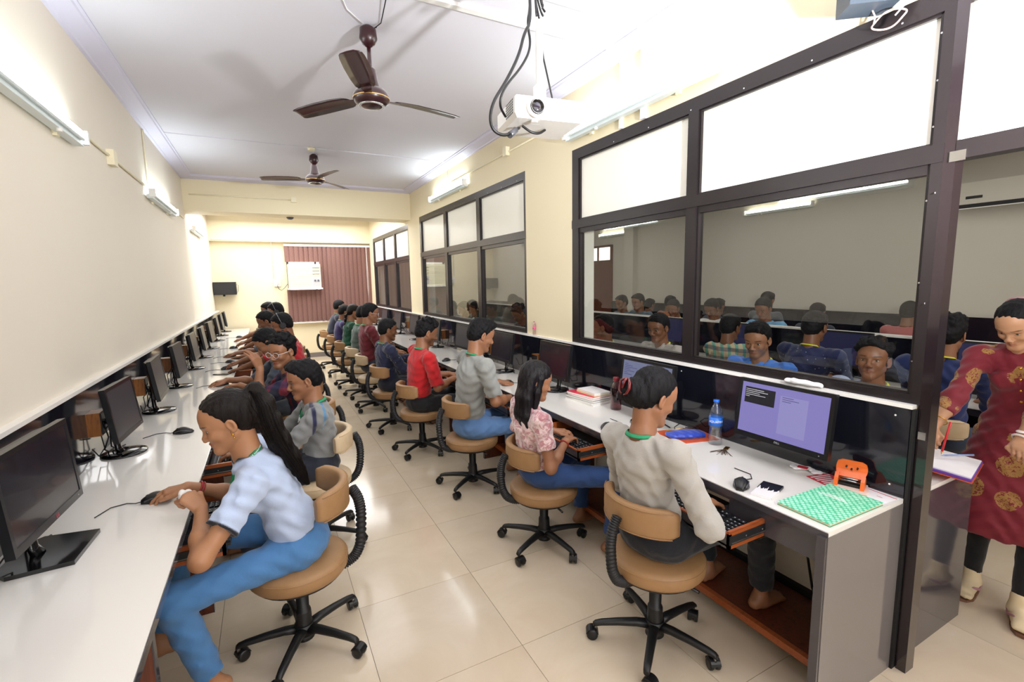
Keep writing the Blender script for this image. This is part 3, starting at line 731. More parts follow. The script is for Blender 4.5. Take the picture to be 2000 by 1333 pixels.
    # own colours of skin, lips, brows, plus painted shade in the mouth crease
    base = A_(lin(SKINS.get(skin, skin))); C = np.tile(base, (len(V), 1)); loc_h = ((V - H) @ R) / hs; x, y, z = loc_h.T
    def blob(c, r, col, soft=.25):
        nonlocal C
        d = np.sqrt(((x - c[0]) / r[0]) ** 2 + ((y - c[1]) / r[1]) ** 2 + ((z - c[2]) / r[2]) ** 2); w = np.clip((1 + soft - d) / (2 * soft), 0, 1)[:, None]; C = C * (1 - w) + A_(col) * w
    if res != 'far':
        lip = base * A_([.82, .62, .62]) + A_([.02, .0, .004]); blob((0, .083, -.056), (.021, .02, .0052), lip, .2); blob((0, .083, -.067), (.019, .02, .0065), lip * 1.1, .2)
        blob((0, .084, -.0618), (.020, .02, .0014), base * .3, .3)
        if beard:
            for q in (-1, 1): blob((q * .045, .03, -.07), (.03, .05, .028), base * (1 - .75 * beard) , .7)
            blob((0, .075, -.095), (.028, .03, .016), base * (1 - .8 * beard), .6)
        if not fem: blob((0, .088, -.047), (.024, .02, .0045), base * .35, .6)
        dk = A_(lin('#120c0a'))
        for q in (-1, 1):
            bt = .0026 if fem else .0036; blob((q * .040, .068, .0245), (.013, .02, bt), dk, .35); blob((q * .024, .074, .0232), (.012, .02, bt), dk, .35)
            blob((q * .032, .076, .0062), (.0155, .012, .0020), dk, .5); blob((q * .032, .074, -.0065), (.013, .01, .0012), base * .45, .6)
    body = np_mesh('body', V, Q, 'skin', root, C)
    if res != 'far':
        for q in (-1, 1):
            c = T((q * .032 * (.94 if fem else 1), .0622, -.0005)); e = MB().ell(c, (.0118 * hs,) * 3, 14, 10).build('eye', 'eye_white', root)
            g = T((q * .032 * (.94 if fem else 1), .0622, -.0005)); gd = R @ nrm([0, 1, -.12]); MB().lathe([(.0062 * hs, .0), (.0057 * hs, .6), (.001, 1)], g + gd * .0098 * hs, g + gd * .0128 * hs, 12).build('iris', 'iris', e)
    # hair
    if hair:
        G = Field(); E = lambda c, r, k=.015, op='u': G.ell(T(c), A_(r) * hs, R, k, op); Cc = lambda a, b, ra, rb, k=.015, op='u': G.cap(T(a), T(b), ra * hs, rb * hs, k, op)
        v = .006 * hairs
        if hair in ('pony', 'bun', 'braid'): v = .0035 * hairs
        E((0, -.020, .042), (.0765 + v, .0955 + v, .0815 + v)); E((0, -.055, .0), (.068 + v, .058 + v, .075))
        pl = lambda p, n: G.plane(T(p), R @ nrm(n))
        if hair in ('short', 'quiff', 'curly'):
            if hair != 'short' or True:
                for q in (-.035, -.012, .012, .035): Cc((q, .026, .092), (q * 1.12, .056, .082), .020 * hairs, .015 * hairs, .02)
            if hair == 'quiff':
                for q in (-.03, 0, .03): Cc((q, .02, .110), (q * 1.1, .062, .104), .024, .016, .02)
            if hair == 'curly':
                for k_ in range(34):
                    a = rng.uniform(0, 2 * PI); e = rng.uniform(.15, 1.3); d = A_([math.cos(a) * math.cos(e) * .085, math.sin(a) * math.cos(e) * .10 - .015, math.sin(e) * .09 + .045]); E(d, (.018,) * 3, .008)
            pl((0, -.02, -.072), (0, .28, -1)); G.cap(T((-.12, .190, -.060)), T((.12, .190, -.060)), .186 * hs, .186 * hs, .006, 's'); G.cap(T((-.12, .0, -.066)), T((.12, .0, -.066)), .036 * hs, .036 * hs, .006, 's')
            for q in (-1, 1): G.ell(T((q * .092, -.010, -.008)), A_([.022, .024, .034]) * hs, R, .004, 's')
        else:
            if hair == 'long': G.cap(T((-.12, .062, -.045)), T((.12, .062, -.045)), .080 * hs, .080 * hs, .006, 's'); G.ell(T((0, .098, .012)), A_([.062, .055, .062]) * hs, R, .006, 's')
            else: pl((0, -.03, -.066), (0, .3, -1)); G.cap(T((-.12, .200, -.070)), T((.12, .200, -.070)), .213 * hs, .213 * hs, .006, 's'); G.cap(T((-.12, .004, -.066)), T((.12, .004, -.066)), .036 * hs, .036 * hs, .006, 's')
            for q in (-1, 1): 
                if hair != 'long': G.ell(T((q * .090, -.006, -.008)), A_([.020, .024, .034]) * hs, R, .004, 's')
        wd = A_([0, 0, -1.]) 
        if hair == 'pony':
            a = T((0, -.108, .056)); pts = [a, a + R @ A_([0, -.032, .012]), a + A_([0, -.052, -.035]), a + A_([0, -.066, -.11]), a + A_([0, -.098, -.20]), a + A_([.0, -.138, -.28]), a + A_([0, -.166, -.345]), a + A_([0, -.185, -.40])]
            G.chain(pts, [.020, .030, .040, .045, .043, .036, .024, .008], .02, sq=(A_([1., 0, 0]), .8)); E((0, -.10, .055), (.03, .03, .03))
            tie = MB().tube([a + R @ (A_([.024 * math.cos(t), .002, .024 * math.sin(t)])) for t in [2 * PI * j / 14 for j in range(14)]], .007, 8, closed=True).build('hair_tie', 'black_matte', root)
        if hair == 'long':
            for q, w_, dd in ((-.050, .034, .0), (-.022, .040, -.012), (.006, .042, -.016), (.034, .038, -.012), (.058, .030, 0)):
                a = T((q, -.055 + dd, .02)); e1 = a + A_([q * .15, -.035, -.12]); e2 = a + A_([q * .35, -.045, -.22]); e3 = a + A_([q * .4, -.045, -.315 + abs(q) * .3]); G.chain([a, e1, e2, e3], [w_, w_, w_ * .95, w_ * .5], .02, sq=(A_([0, 1., 0]), .8))
            for q in (-1, 1): G.chain([T((q * .062, .000, .02)), T((q * .070, .005, -.06)), T((q * .072, -.01, -.11)) + A_([0, 0, -.10])], [.022, .022, .014], .015)
        if hair == 'bun':
            E((.01, -.128, -.005), (.046, .036, .050), .015); E((-.018, -.125, -.018), (.036, .032, .040), .012); E((0, -.10, -.03), (.055, .03, .04), .02)
        if hair == 'braid':
            a = T((0, -.09, -.045))
            for k_ in range(14):
                c = a + A_([.012 * (-1) ** k_, -.028 - .004 * k_, -.03 - .033 * k_]); G.ell(c, A_([.027, .024, .028]) * (1 - .025 * k_), None, .01)
        nz = (lambda X, Y, Z: .0026 * np.sin(X * 190 + 3 * np.sin(Z * 70)) * np.sin(Y * 170 + Z * 60) + .0022 * np.sin(Z * 150 + 90 * X) * np.sin(Y * 130)) if hair in ('short', 'quiff', 'curly') else (lambda X, Y, Z: .0018 * np.sin(X * 330 + 2 * np.sin(Z * 22)) + .0014 * np.sin(Y * 260 + X * 80))
        hv, hq = G.mesh(.006 if res == 'near' else (.008 if res == 'mid' else .012), (), None, nz)
        np_mesh('hair', hv, hq, hairm, root)
    if hair and res == 'near' and hair in ('pony', 'long'):
        B = MB(); a = T((0, -.108, .056)) if hair == 'pony' else None
        if hair == 'pony': chains = [(pts, [.020, .030, .040, .045, .043, .036, .026, .012], 420)]
        else: chains = []
        for pp, rr_, cnt in chains[:1]:
            for k_ in range(cnt):
                th = rng.uniform(0, 2 * PI); f_ = rng.uniform(.97, 1.10); dx = A_([math.cos(th), math.sin(th) * .9, math.sin(th) * .3]); end = 8; j_ = rng.uniform(-.006, .006, 3)
                B.tube([p_ + dx * r_ * f_ + j_ * (i_ / 7) for i_, (p_, r_) in enumerate(zip(pp[:end], rr_))], .0010, 3)
        if chains: o_s = B.build('hair_strands', hairm, root); o_s['kind'] = 'stuff'
    if hair == 'bun':
        cl = MB(); c = A_([.004, -.162, -.004])
        for q in (-1, 1): cl.tube([T(c + A_([q * .012, .0, .032])), T(c + A_([q * .030, -.004, .018])), T(c + A_([q * .034, .002, -.004])), T(c + A_([q * .026, .004, -.026])), T(c + A_([q * .008, .006, -.034]))], [.0045, .006, .006, .005, .004], 8)
        cl.tube([T(c + A_([0, -.004, .034])), T(c + A_([0, -.008, .012])), T(c + A_([0, -.006, -.012]))], .0055, 8); cl.build('claw_clip', 'clip_red', root)
    # clothing: top
    wr_ = lambda a: (lambda X, Y, Z: a * np.sin(Z * 62 + 5 * np.sin(X * 19 + Y * 13)) * np.sin(X * 23 - Y * 31 + 1.3) + a * .6 * np.sin(Z * 95 + X * 50 - Y * 60))
    if top:
        G = Field(); o = .013 * s
        hemp = pel + up * (shirt_len * s) ; kt = .045
        HC = [(pel + up * (shirt_len - .06) * s, -up)]
        if kurta: HC = None
        G.cap(pel - up * .06, mid, (.120 if not fem else .118) * s * b_, (.108 if not fem else .096) * s * b_, kt, sq=(fwd, .82), cut=HC); 
        for q in (-1, 1):
            G.cap(mid + rt * q * .035 * s * b_, che + rt * q * (.055 if not fem else .045) * s * b_, (.098 if not fem else .082) * s * b_, (.100 if not fem else .085) * s * b_, kt, sq=(fwd, .9), cut=HC)
        G.cap(mid + rt * -.03 * s - up * .12 * s, mid + rt * .03 * s - up * .12 * s, .105 * s * b_, .105 * s * b_, kt, sq=(fwd, .88), cut=HC)
        if fem:
            for q in (-1, 1): G.ell(che + rt * q * .062 * s + fwd * .075 * s - up * .03 * s, A_([.052, .045, .052]) * s, RS, .03)
        G.cap(shl[0], shl[1], .055 * s, .055 * s, .045); G.cap(che + up * .03, nb - up * .005, .082 * s, .060 * s, .045)
        cuts = []
        for i in range(2):
            a, e, w = arms[i][:3]; tot = l1 + l2; r0, r1, r2 = (.058, .053, .037) if not fem else (.052, .047, .034)
            if sleeve <= .5:
                cp = a + (e - a) * (sleeve * 2); n = nrm(e - a); G.cap(a, cp + n * .05, r0 * s, (r0 + .004) * s, .035, cut=[(cp, n)])
            else:
                t2 = (sleeve - .5) * 2; cp = e + (w - e) * t2; n = nrm(w - e); G.cap(a, e, r0 * s, r1 * s, .035); G.cap(e, cp + n * .03, r1 * s, (r1 + (r2 - r1) * t2) * s, .03, cut=[(cp, n)])
            cuts.append((cp, n))
        hd_ = pel - up * (hem * s); 
        if kurta:
            for i, q in enumerate((-1, 1)):
                G.cap(pel + rt * q * .05, A_([q * .075, .035, .42]), .118, .185, .06)
            G.plane((0, 0, .365), (.0, 0, -1))
        G.cap(nb + up * .030, T((0, -.03, -.02)), nr * (1.14 + collar), nr * 1.1, .008, 's')
        v, q_ = G.mesh(hc * .72, (), None, wr_(.0042 if res != 'far' else .001)); base = A_(lin(top)); C = np.tile(base, (len(v), 1))
        if trim:
            tc = A_(lin(trim))
            for cp, n in cuts: d = (v - cp) @ n; w = (np.clip((d + .011) / .005, 0, 1) * (np.linalg.norm(v - cp, axis=1) < .085))[:, None]; C = C * (1 - w) + tc * w
            if trimhem:
                d = (v - (pel + up * (shirt_len - .06) * s)) @ up; w = np.clip((.013 - d) / .005, 0, 1)[:, None]; C = C * (1 - w) + tc * w
            a = nb + up * .030; b2 = T((0, -.03, -.02)); ab = b2 - a; t = np.clip(((v - a) @ ab) / (ab @ ab), 0, 1); dist = np.linalg.norm(v - a - t[:, None] * ab, axis=1); w = np.clip((nr * (1.14 + collar) + .012 - dist) / .005, 0, 1)[:, None]; C = C * (1 - w) + tc * w
        for off, wd_, colr in stripes:
            dv = v - (nb - up * .045 * s); cx = np.abs(dv @ rt); w = np.clip((wd_ + .003 - np.abs(dv @ fwd - off + .10 * np.clip(cx - .17, 0, 1))) / .005, 0, 1); m = (cx > .06) & (dv @ up > -.23) & ((cx > .14) | (dv @ up > .0)); w = (w * m)[:, None]; C = C * (1 - w) + A_(lin(colr)) * w
        for (pts, r_, colr) in feats:
            pts = [nb + RS @ (A_(p_) * s) for p_ in pts]
            for a, b2 in zip(pts, pts[1:]):
                ab = b2 - a; t = np.clip(((v - a) @ ab) / (ab @ ab), 0, 1); dist = np.linalg.norm(v - a - t[:, None] * ab, axis=1); C[dist < r_] = A_(lin(colr))
        np_mesh('shirt' if not kurta else 'kurta', v, q_, topm, root, C)
    # trousers
    if bottom:
        G = Field(); G.cap(pel - rt * .055 * s, pel + rt * .055 * s, .105 * s * b_, .105 * s * b_, .04, sq=(up, .95)); G.cap(pel, pel + up * .09 * s, .103 * s * b_, (.095 if not fem else .084) * s * b_, .04, sq=(fwd, .85), cut=[(pel + up * .10 * s, up)])
        if not stand: G.ell(pel + A_([0, -.035, -.01]), A_([.155, .11, .085]) * s * b_, None, .04)
        for hip, kn, an in legs:
            n = nrm(an - kn); cp = an - n * .035 * s
            G.cap(hip, kn, (.080 if not fem else .076) * s * b_, (.060 if not stand else .052) * s, .035); G.cap(kn, cp + n * .03, (.060 if not stand else .052) * s, (.050 if not stand else .037) * s, .03, cut=[(cp, n)])
        v, q_ = G.mesh(hc * 1.1, (), None, wr_(.0026 if res == 'near' and not stand else .001)); np_mesh('trousers', v, q_, botm, root, np.tile(A_(lin(bottom)), (len(v), 1)))
    # lanyard
    if lan:
        mcol = 'lanyard_green' if lan == 'g' else 'lanyard_yellow'; B = MB(); rr = nr * 1.22; base = nb + up * .006
        arc = [base + rt * rr * 1.05 * math.sin(t) - fwd * rr * math.cos(t) * .95 + up * (.022 - .020 * (1 - math.cos(t)) * .5) for t in np.linspace(-2.0, 2.0, 17)]
        l_end = base - up * .040 - rt * .060 * s + fwd * (.078 if not fem else .074) * s; r_end = base - up * .040 + rt * .060 * s + fwd * (.078 if not fem else .074) * s
        tip = che - up * .02 + fwd * (.122 if not fem else .142) * s
        lp = [l_end + (tip - l_end) * .55] + [l_end] + arc[3:-3] + [r_end] + [r_end + (tip - r_end) * .55]
        for _ in range(2):
            q2 = [lp[0]]
            for a, b2 in zip(lp, lp[1:]): q2 += [a * .75 + b2 * .25, a * .25 + b2 * .75]
            lp = q2 + [lp[-1]]
        B.tube(lp, .0090, 6, flat=.16, up=tuple(up)); B.build('lanyard', mcol, root)
        B = MB()
        for e0 in (l_end, r_end): B.tube([e0 + (tip - e0) * .5, tip], .008, 6, flat=.18, up=tuple(up))
        B.build('lanyard_ends', 'lanyard_white', root)
    if glasses:
        B = MB()
        for q in (-1, 1):
            B.tube([T((q * .033 + .0255 * math.cos(t) , .093 - .004 * abs(math.cos(t)), -.001 + .019 * math.sin(t))) for t in np.linspace(0, 2 * PI, 19)[:-1]], .0021, 6, closed=True)
            B.tube([T((q * .058, .091, .006)), T((q * .076, .05, .006)), T((q * .080, -.01, .006))], .002, 6)
        B.tube([T((-.009, .094, .002)), T((0, .097, .004)), T((.009, .094, .002))], .002, 6); B.build('glasses', 'lens_frame', root)
    if headset:
        B = MB(); B.tube([T((.094 * math.sin(t), -.01, .03 + .10 * math.cos(t))) for t in np.linspace(-1.7, 1.7, 15)], .006, 6, flat=.4); B.build('headphone_band', 'headset_grey', root)
        for q in (-1, 1): MB().lathe([(.03, 0), (.034, .4), (.028, 1)], T((q * .078, -.01, -.005)), T((q * .102, -.01, -.005)), 16).build('ear_pad', 'black_matte', root)
    root['_'] = 0; del root['_']
    return dict(root=root, T=T, R=R, H=H, arms=arms, nb=nb, up=up, fwd=fwd, rt=rt, pel=pel, che=che, legs=legs, s=s)
# ------------------------------------------------------------------ chairs
wood('seat_tan', '#98734c', '#a17b53', (3, 3, 3), .5); wood('seat_cream', '#c9b08d', '#d2bb99', (3, 3, 3), .55); mat('chair_black', '#141415', .45, bump=(260, .2, .0006)); mat('seat_under', '#1c1a18', .8); mat('bellows_black', '#17171a', .5)
def make_chair(tan='seat_tan', seat_z=.415, back_z=.66, style=0):
    t = empty('operator_chair')
    # seat: round stitched cushion, slightly domed
    b = MB(); R0 = .205
    b.lathe([(.0, -.052), (R0 * .93, -.050), (R0 * .985, -.035), (R0, -.012), (R0 * .99, .004), (R0 * .97, .014), (R0 * .90, .024), (R0 * .6, .033), (.02, .036)], (0, 0, seat_z), (0, 0, seat_z + 1), 48)
    b.build('seat', tan, t)
    MB().tube([(math.cos(a) * R0 * .985, math.sin(a) * R0 * .985, seat_z + .004) for a in [2 * PI * j / 48 for j in range(48)]], .0032, 6, closed=True).build('seat_piping', tan, t)
    MB().cyl((0, 0, seat_z - .066), (0, 0, seat_z - .05), R0 * .86, R0 * .93, 32).build('seat_pan', 'seat_under', t)
    # backrest: curved padded band (behind the sitter, -y)
    b = MB(); rb = .205; hh = .062; rings = []; K = 22
    for i in range(K + 1):
        a = math.radians(-90 + (-64 + 128 * i / K)); e = abs(i / K * 2 - 1); h2 = hh * (1 - .28 * max(0, e - .8) / .2) ; th = .021 * (1 - .35 * max(0, e - .9) / .1)
        c = Vector((math.cos(a) * rb, math.sin(a) * rb, back_z)); n = Vector((math.cos(a), math.sin(a), 0)); ring = []
        for j in range(14):
            q = 2 * PI * j / 14; cz = math.sin(q); cx = math.cos(q); p = .5
            ring.append(c + n * th * (abs(cx) ** p) * (1 if cx > 0 else -1) + Vector((0, 0, 1)) * h2 * (abs(cz) ** p) * (1 if cz > 0 else -1))
        rings.append(ring)
    br = b.rings(rings).build('backrest', tan, t)
    for zz in (-1, 1): MB().tube([Vector((math.cos(math.radians(-90 + a)) * (rb + .019), math.sin(math.radians(-90 + a)) * (rb + .019), back_z + zz * .052)) for a in range(-58, 59, 6)], .0025, 5).build('backrest_piping', tan, t)
    # J bar under corrugated bellows
    path = [(0, -.235, back_z + .0), (0, -.262, back_z - .05), (0, -.272, back_z - .12), (0, -.262, seat_z + .02), (0, -.235, seat_z - .035), (0, -.19, seat_z - .062), (0, -.12, seat_z - .072)]
    P = [Vector(p) for p in path]; fine = []
    for i in range(len(P) - 1):
        for k in range(6): fine.append(P[i].lerp(P[i + 1], k / 6))
    fine.append(P[-1])
    for _ in range(3): fine = [fine[0]] + [(fine[i - 1] + fine[i] * 2 + fine[i + 1]) / 4 for i in range(1, len(fine) - 1)] + [fine[-1]]
    dd = []; rr = []
    for i in range(len(fine) - 1):
        for k, r_ in enumerate((.0185, .0240, .0240, .0185)): dd.append(fine[i].lerp(fine[i + 1], (0.02, .30, .62, .92)[k])); rr.append(r_)
    MB().tube(dd, rr, 12, flat=.85).build('bellows_bar', 'bellows_black', t)
    MB().cyl((-.03, -.155, seat_z - .06), (.03, -.155, seat_z - .06), .017, n=14).build('tilt_knob', 'black_plastic', t)
    MB().box(-.07, .07, -.09, .09, seat_z - .075, seat_z - .062).build('seat_plate', 'black_matte', t, bevel=.003)
    MB().tube([(.05, 0, seat_z - .07), (.14, .03, seat_z - .08), (.19, .04, seat_z - .085)], .006, 8).build('height_lever', 'black_plastic', t)
    # gas lift
    MB().cyl((0, 0, .24), (0, 0, seat_z - .07), .014, n=18).build('piston', 'steel_pipe', t)
    MB().lathe([(.026, .0), (.028, .01), (.026, .125), (.031, .127), (.033, .135), (.036, .25), (.041, .262), (.0, .263)][::-1], (0, 0, .300), (0, 0, -.700), 22).build('column_sleeve', 'chair_black', t)
    # five star base with castors
    for k in range(5):
        a = 2 * PI * k / 5 + .3; d = Vector((math.cos(a), math.sin(a), 0)); w = Vector((-math.sin(a), math.cos(a), 0)); rings = []
        for (r, z, hw, hh_) in ((.02, .082, .024, .020), (.08, .088, .021, .018), (.16, .085, .018, .016), (.235, .078, .016, .014), (.262, .072, .014, .013), (.272, .066, .012, .010)):
            c = d * r + Vector((0, 0, z)); rings.append([c + w * hw * math.cos(q) + Vector((0, 0, hh_)) * math.sin(q) for q in [2 * PI * j / 10 for j in range(10)]])
        MB().rings(rings).build('base_arm', 'chair_black', t)
        c = d * .262; ca = a + (.8 + k * 1.3); w2 = Vector((math.cos(ca), math.sin(ca), 0)); f2 = Vector((-math.sin(ca), math.cos(ca), 0)); cc = c + f2 * .014
        cas = MB().cyl(c + Vector((0, 0, .045)), c + Vector((0, 0, .072)), .007, n=10).build('castor', 'steel_pipe', t)
        for q in (-1, 1): MB().lathe([(.012, .0), (.0235, .003), (.0255, .008), (.0255, .014), (.0235, .018), (.010, .0185)], cc + w2 * q * .004 + Vector((0, 0, .0257)), cc + w2 * q * (.004 + 1) + Vector((0, 0, .0257)), 18).build('wheel', 'black_plastic', cas)
        hood = MB(); hr = [];
        for q in (-1, 1): pass
        for ang in range(10, 171, 20):
            e = f2 * math.cos(math.radians(ang)) + Vector((0, 0, math.sin(math.radians(ang)))); hr.append([cc + Vector((0, 0, .0257)) + e * .0285 + w2 * x for x in (-.021, .021)] + [cc + Vector((0, 0, .0257)) + e * .0262 + w2 * x for x in (.021, -.021)])
        hood.rings(hr, True, False); hood.build('castor_hood', 'black_plastic', cas)
    MB().cyl((0, 0, .055), (0, 0, .108), .036, .04, 20).build('base_hub', 'chair_black', t)
    return t
CH = {}
def chair(x, y, yaw, label, group, cream=False, seat_z=.415, back_z=.66):
    key = (cream, seat_z, back_z)
    if key not in CH: CH[key] = make_chair('seat_cream' if cream else 'seat_tan', seat_z, back_z); o = CH[key]; o.location = (x, y, 0); o.rotation_euler = (0, 0, math.radians(yaw))
    else: o = copy_tree(CH[key], None, (x, y, 0), math.radians(yaw))
    tag(o, label, 'chair', group); return o
# ------------------------------------------------------------------ monitors (face local +y... screen looks to -y)
mat('screen_off', '#1b1922', .22, coat=.3, var=(1, .05)); mat('screen_off_matte', '#3a3a40', .32); mat('bezel_black', '#131316', .28); mat('bezel_grey', '#3b3b3f', .3)
def screen_lit(name, base):
    N = NT(name); _set(N.b, 'Emission Color', (*lin(base), 1)); _set(N.b, 'Emission Strength', .62); N.b.inputs['Base Color'].default_value = (.01, .01, .012, 1); N.b.inputs['Roughness'].default_value = .3; return N.m
screen_lit('screen_violet', '#9a92dd'); screen_lit('screen_dim', '#7f86a8'); screen_lit('screen_blue', '#1d1e4a'); screen_lit('window_dark', '#0b0b16'); screen_lit('window_pale', '#aaa4e4'); screen_lit('text_dark', '#4c4888')
mat('logo_red', '#c4445c', .4); mat('logo_grey', '#a9a9ad', .4)
def make_monitor(w=.43, h=.265, scr='screen_off', round_base=True, zc=.245, tilt=6, lit=None):
    hung = round_base == 'hung'
    t = empty('computer_monitor'); TM = Matrix.Translation((0, 0, zc)) @ Matrix.Rotation(math.radians(-tilt), 4, 'X')
    def P(b): return b
    bz = .017
    b = MB()
    b.box(-w / 2, w / 2, -.012, .012, -h / 2 - .008, -h / 2 + bz, TM); b.box(-w / 2, w / 2, -.012, .012, h / 2 - bz, h / 2, TM); b.box(-w / 2, -w / 2 + bz, -.012, .012, -h / 2 + bz, h / 2 - bz, TM); b.box(w / 2 - bz, w / 2, -.012, .012, -h / 2 + bz, h / 2 - bz, TM)
    b.build('bezel', 'bezel_black', t)
    b = MB(); pr = [(-w / 2 + .004, .0), (w / 2 - .004, .0), (w / 2 - .02, .020), (w / 2 - .10, .042), (-w / 2 + .10, .042), (-w / 2 + .02, .020)]
    b.prism([Vector((p[0], p[1], -h / 2 + .004)) for p in pr], (0, 0, h - .012), TM); b.build('back_shell', 'black_plastic', t, bevel=.004)
    MB().box(-w / 2 + bz, w / 2 - bz, -.010, -.006, -h / 2 + bz, h / 2 - bz, TM).build('screen', scr, t)
    MB().cyl(TM @ Vector((w * .42, -.013, -h / 2 + .004)), TM @ Vector((w * .42, -.0115, -h / 2 + .004)), .0025, n=8).build('power_led', 'logo_grey', t)
    if hung:
        MB().box(-.05, .05, .03, .075, zc - .05, zc + .05).build('wall_bracket', 'black_matte', t); return t
    b = MB(); b.tube([(0, .035, zc - .02), (0, .045, zc - .10), (0, .04, .04), (0, .028, .012)], [.022, .02, .022, .03], 10, flat=.6, up=(1, 0, 0)); b.build('stand_neck', 'black_gloss', t)
    b = MB()
    if round_base: b.lathe([(.0, .0), (.098, .0), (.102, .004), (.100, .010), (.06, .016), (.0, .018)], (0, .015, 0), (0, .015, 1), 40); bs = b.build('stand_base', 'black_gloss', t)
    else: b.prism([(-.11, -.10, .0), (.11, -.10, .0), (.13, .06, .0), (.09, .10, 0), (-.09, .10, 0), (-.13, .06, 0)], (0, 0, .014)); bs = b.build('stand_base', 'black_gloss', t, bevel=.006)
    # cables behind
    b = MB(); b.tube([(.04, .045, zc - .06), (.05, .08, zc - .14), (.06, .085, .03), (.09, .07, .006), (.15, .05, .006)], .0035, 6); b.tube([(-.03, .045, zc - .06), (-.04, .09, zc - .13), (-.03, .085, .05), (-.10, .09, .03), (-.17, .09, .09)], .003, 6); b.build('cables', 'cable_black', t)
    return t
MON = {}
def monitor(x, y, yaw, label, group, scr='screen_off', rb=True, w=.43, h=.265, zc=.245, tilt=6):
    key = (scr, rb, w, h, zc, tilt)
    if key not in MON: MON[key] = o = make_monitor(w, h, scr, rb, zc, tilt); o.location = (x, y, .7326); o.rotation_euler = (0, 0, math.radians(yaw))
    else: o = copy_tree(MON[key], None, (x, y, .7326), math.radians(yaw))
    tag(o, label, 'monitor', group); return o
# ------------------------------------------------------------------ keyboards, mice, drawers
mat('key_black', '#1d1d22', .45); mat('key_print', '#b9bcc4', .5)
def make_keyboard():
    t = empty('keyboard'); MB().prism([(-.215, -.07, 0), (-.215, .07, 0), (-.215, .07, .02), (-.215, -.07, .010)], (.43, 0, 0)).build('key_case', 'black_plastic', t, bevel=.003)
    kb = MB(); pr = MB(); rows = 6
    for r in range(rows):
        for c in range(21):
            if c in (14, 17): continue
            x = -.203 + c * .0194; y = .055 - r * .0205 - (.004 if r else 0); z = .0185 - (.055 - y) * .078
            if r == rows - 1 and 4 <= c <= 8:
                if c == 4: kb.box(x, x + .092, y - .0165, y, z, z + .006); 
                continue
            kb.box(x, x + .0168, y - .0165, y, z, z + .0065); pr.box(x + .003, x + .0085, y - .0075, y - .003, z + .0065, z + .0067)
    o = kb.build('keys', 'key_black', t); o['kind'] = 'stuff'; o = pr.build('key_lettering', 'key_print', t); o['kind'] = 'stuff'
    return t
KB = None
def keyboard(x, y, z, yaw, label):
    global KB
    if KB is None: KB = make_keyboard(); o = KB; o.location = (x, y, z); o.rotation_euler = (0, 0, math.radians(yaw))
    else: o = copy_tree(KB, None, (x, y, z), math.radians(yaw))
    tag(o, label, 'keyboard', 'keyboards lying in the pull-out drawers'); return o
def make_mouse():
    t = empty('computer_mouse'); b = MB(); K = 12; rings = []
    for i in range(K + 1):
        u = i / K; y = -.052 + .104 * u; w = .030 * math.sin(PI * min(max(u, .06), .94)) ** .38 * (1 - .07 * math.cos(2 * PI * u)); hgt = .004 + .032 * math.sin(PI * (u * .86 + .06)) ** .9
        rings.append([Vector((w * math.cos(q), y, .002 + (hgt if math.sin(q) > 0 else 0) * (abs(math.sin(q)) ** .85) * 1)) for q in [2 * PI * j / 16 for j in range(16)]])
    b.rings(rings); b.build('mouse_shell', 'black_plastic', t)
    for q in (-1, 1): MB().tube([(q * .021, -.040, .0135), (q * .0262, -.015, .020), (q * .0268, .015, .021), (q * .022, .040, .013)], .0028, 6).build('side_trim', 'grey_plastic', t)
    MB().cyl((-.003, .028, .0245), (.003, .028, .0245), .0085, n=14).build('scroll_wheel', 'grey_plastic', t)
    MB().tube([(0, .050, .008), (.005, .07, .004), (.03, .10, .0028), (.02, .15, .0028), (-.05, .19, .0028)], .0021, 6).build('mouse_cable', 'cable_black', t)
    return t
MO = None
def mouse(x, y, yaw, label, group=None):
    global MO
    if MO is None: MO = make_mouse(); o = MO; o.location = (x, y, .7328); o.rotation_euler = (0, 0, math.radians(yaw))
    else: o = copy_tree(MO, None, (x, y, .7328), math.radians(yaw))
    tag(o, label, 'mouse', 'mice on the two long counters'); return o
def drawer(desk_o, x_edge, s_, y, out, w=.56, z=.606):
    """pull-out keyboard drawer: s_ = direction it opens (+1 towards +x)"""
    y0 = desk_o.location.y; d = .30; x1 = x_edge + s_ * out; x0 = x1 - s_ * d; a, c = sorted((x0, x1)); ya, yb = y - y0 - w / 2, y - y0 + w / 2
    dr = MB().box(a, c, ya + .012, yb - .012, z, z + .008).build('keyboard_drawer', 'laminate_dark', desk_o)
    for q, (u, v) in enumerate(((ya, ya + .012), (yb - .012, yb))):
        MB().box(a, c, u, v, z - .008, z + .062).build('drawer_side', 'drawer_wood', dr, bevel=.0015, seg=1)
        yy = u - .004 if q == 0 else v; MB().box(a, c - .012 if s_ > 0 else c, yy, yy + .004, z + .010, z + .044).build('slide_rail', 'black_matte', dr)
        yo = u - .0055 if q == 0 else v + .004
        MB().box(a + .01, c - .02, yo, yo + .0015, z + .014, z + .018).build('slide_steel', 'steel_pipe', dr)
        for k in (.3, .62): xx = a + (c - a) * k; MB().cyl((xx, yo - .001, z + .028), (xx, yo + .0025, z + .028), .003, n=8).build('slide_screw', 'screw_steel', dr)
    MB().box(*sorted((x1, x1 - s_ * .012)), ya, yb, z - .008, z + .046).build('drawer_front', 'laminate_dark', dr, bevel=.001, seg=1)
    MB().box(*sorted((x1, x1 - s_ * .014)), ya, yb, z + .046, z + .052).build('drawer_lip', 'drawer_wood', dr, bevel=.001, seg=1)
    return dr
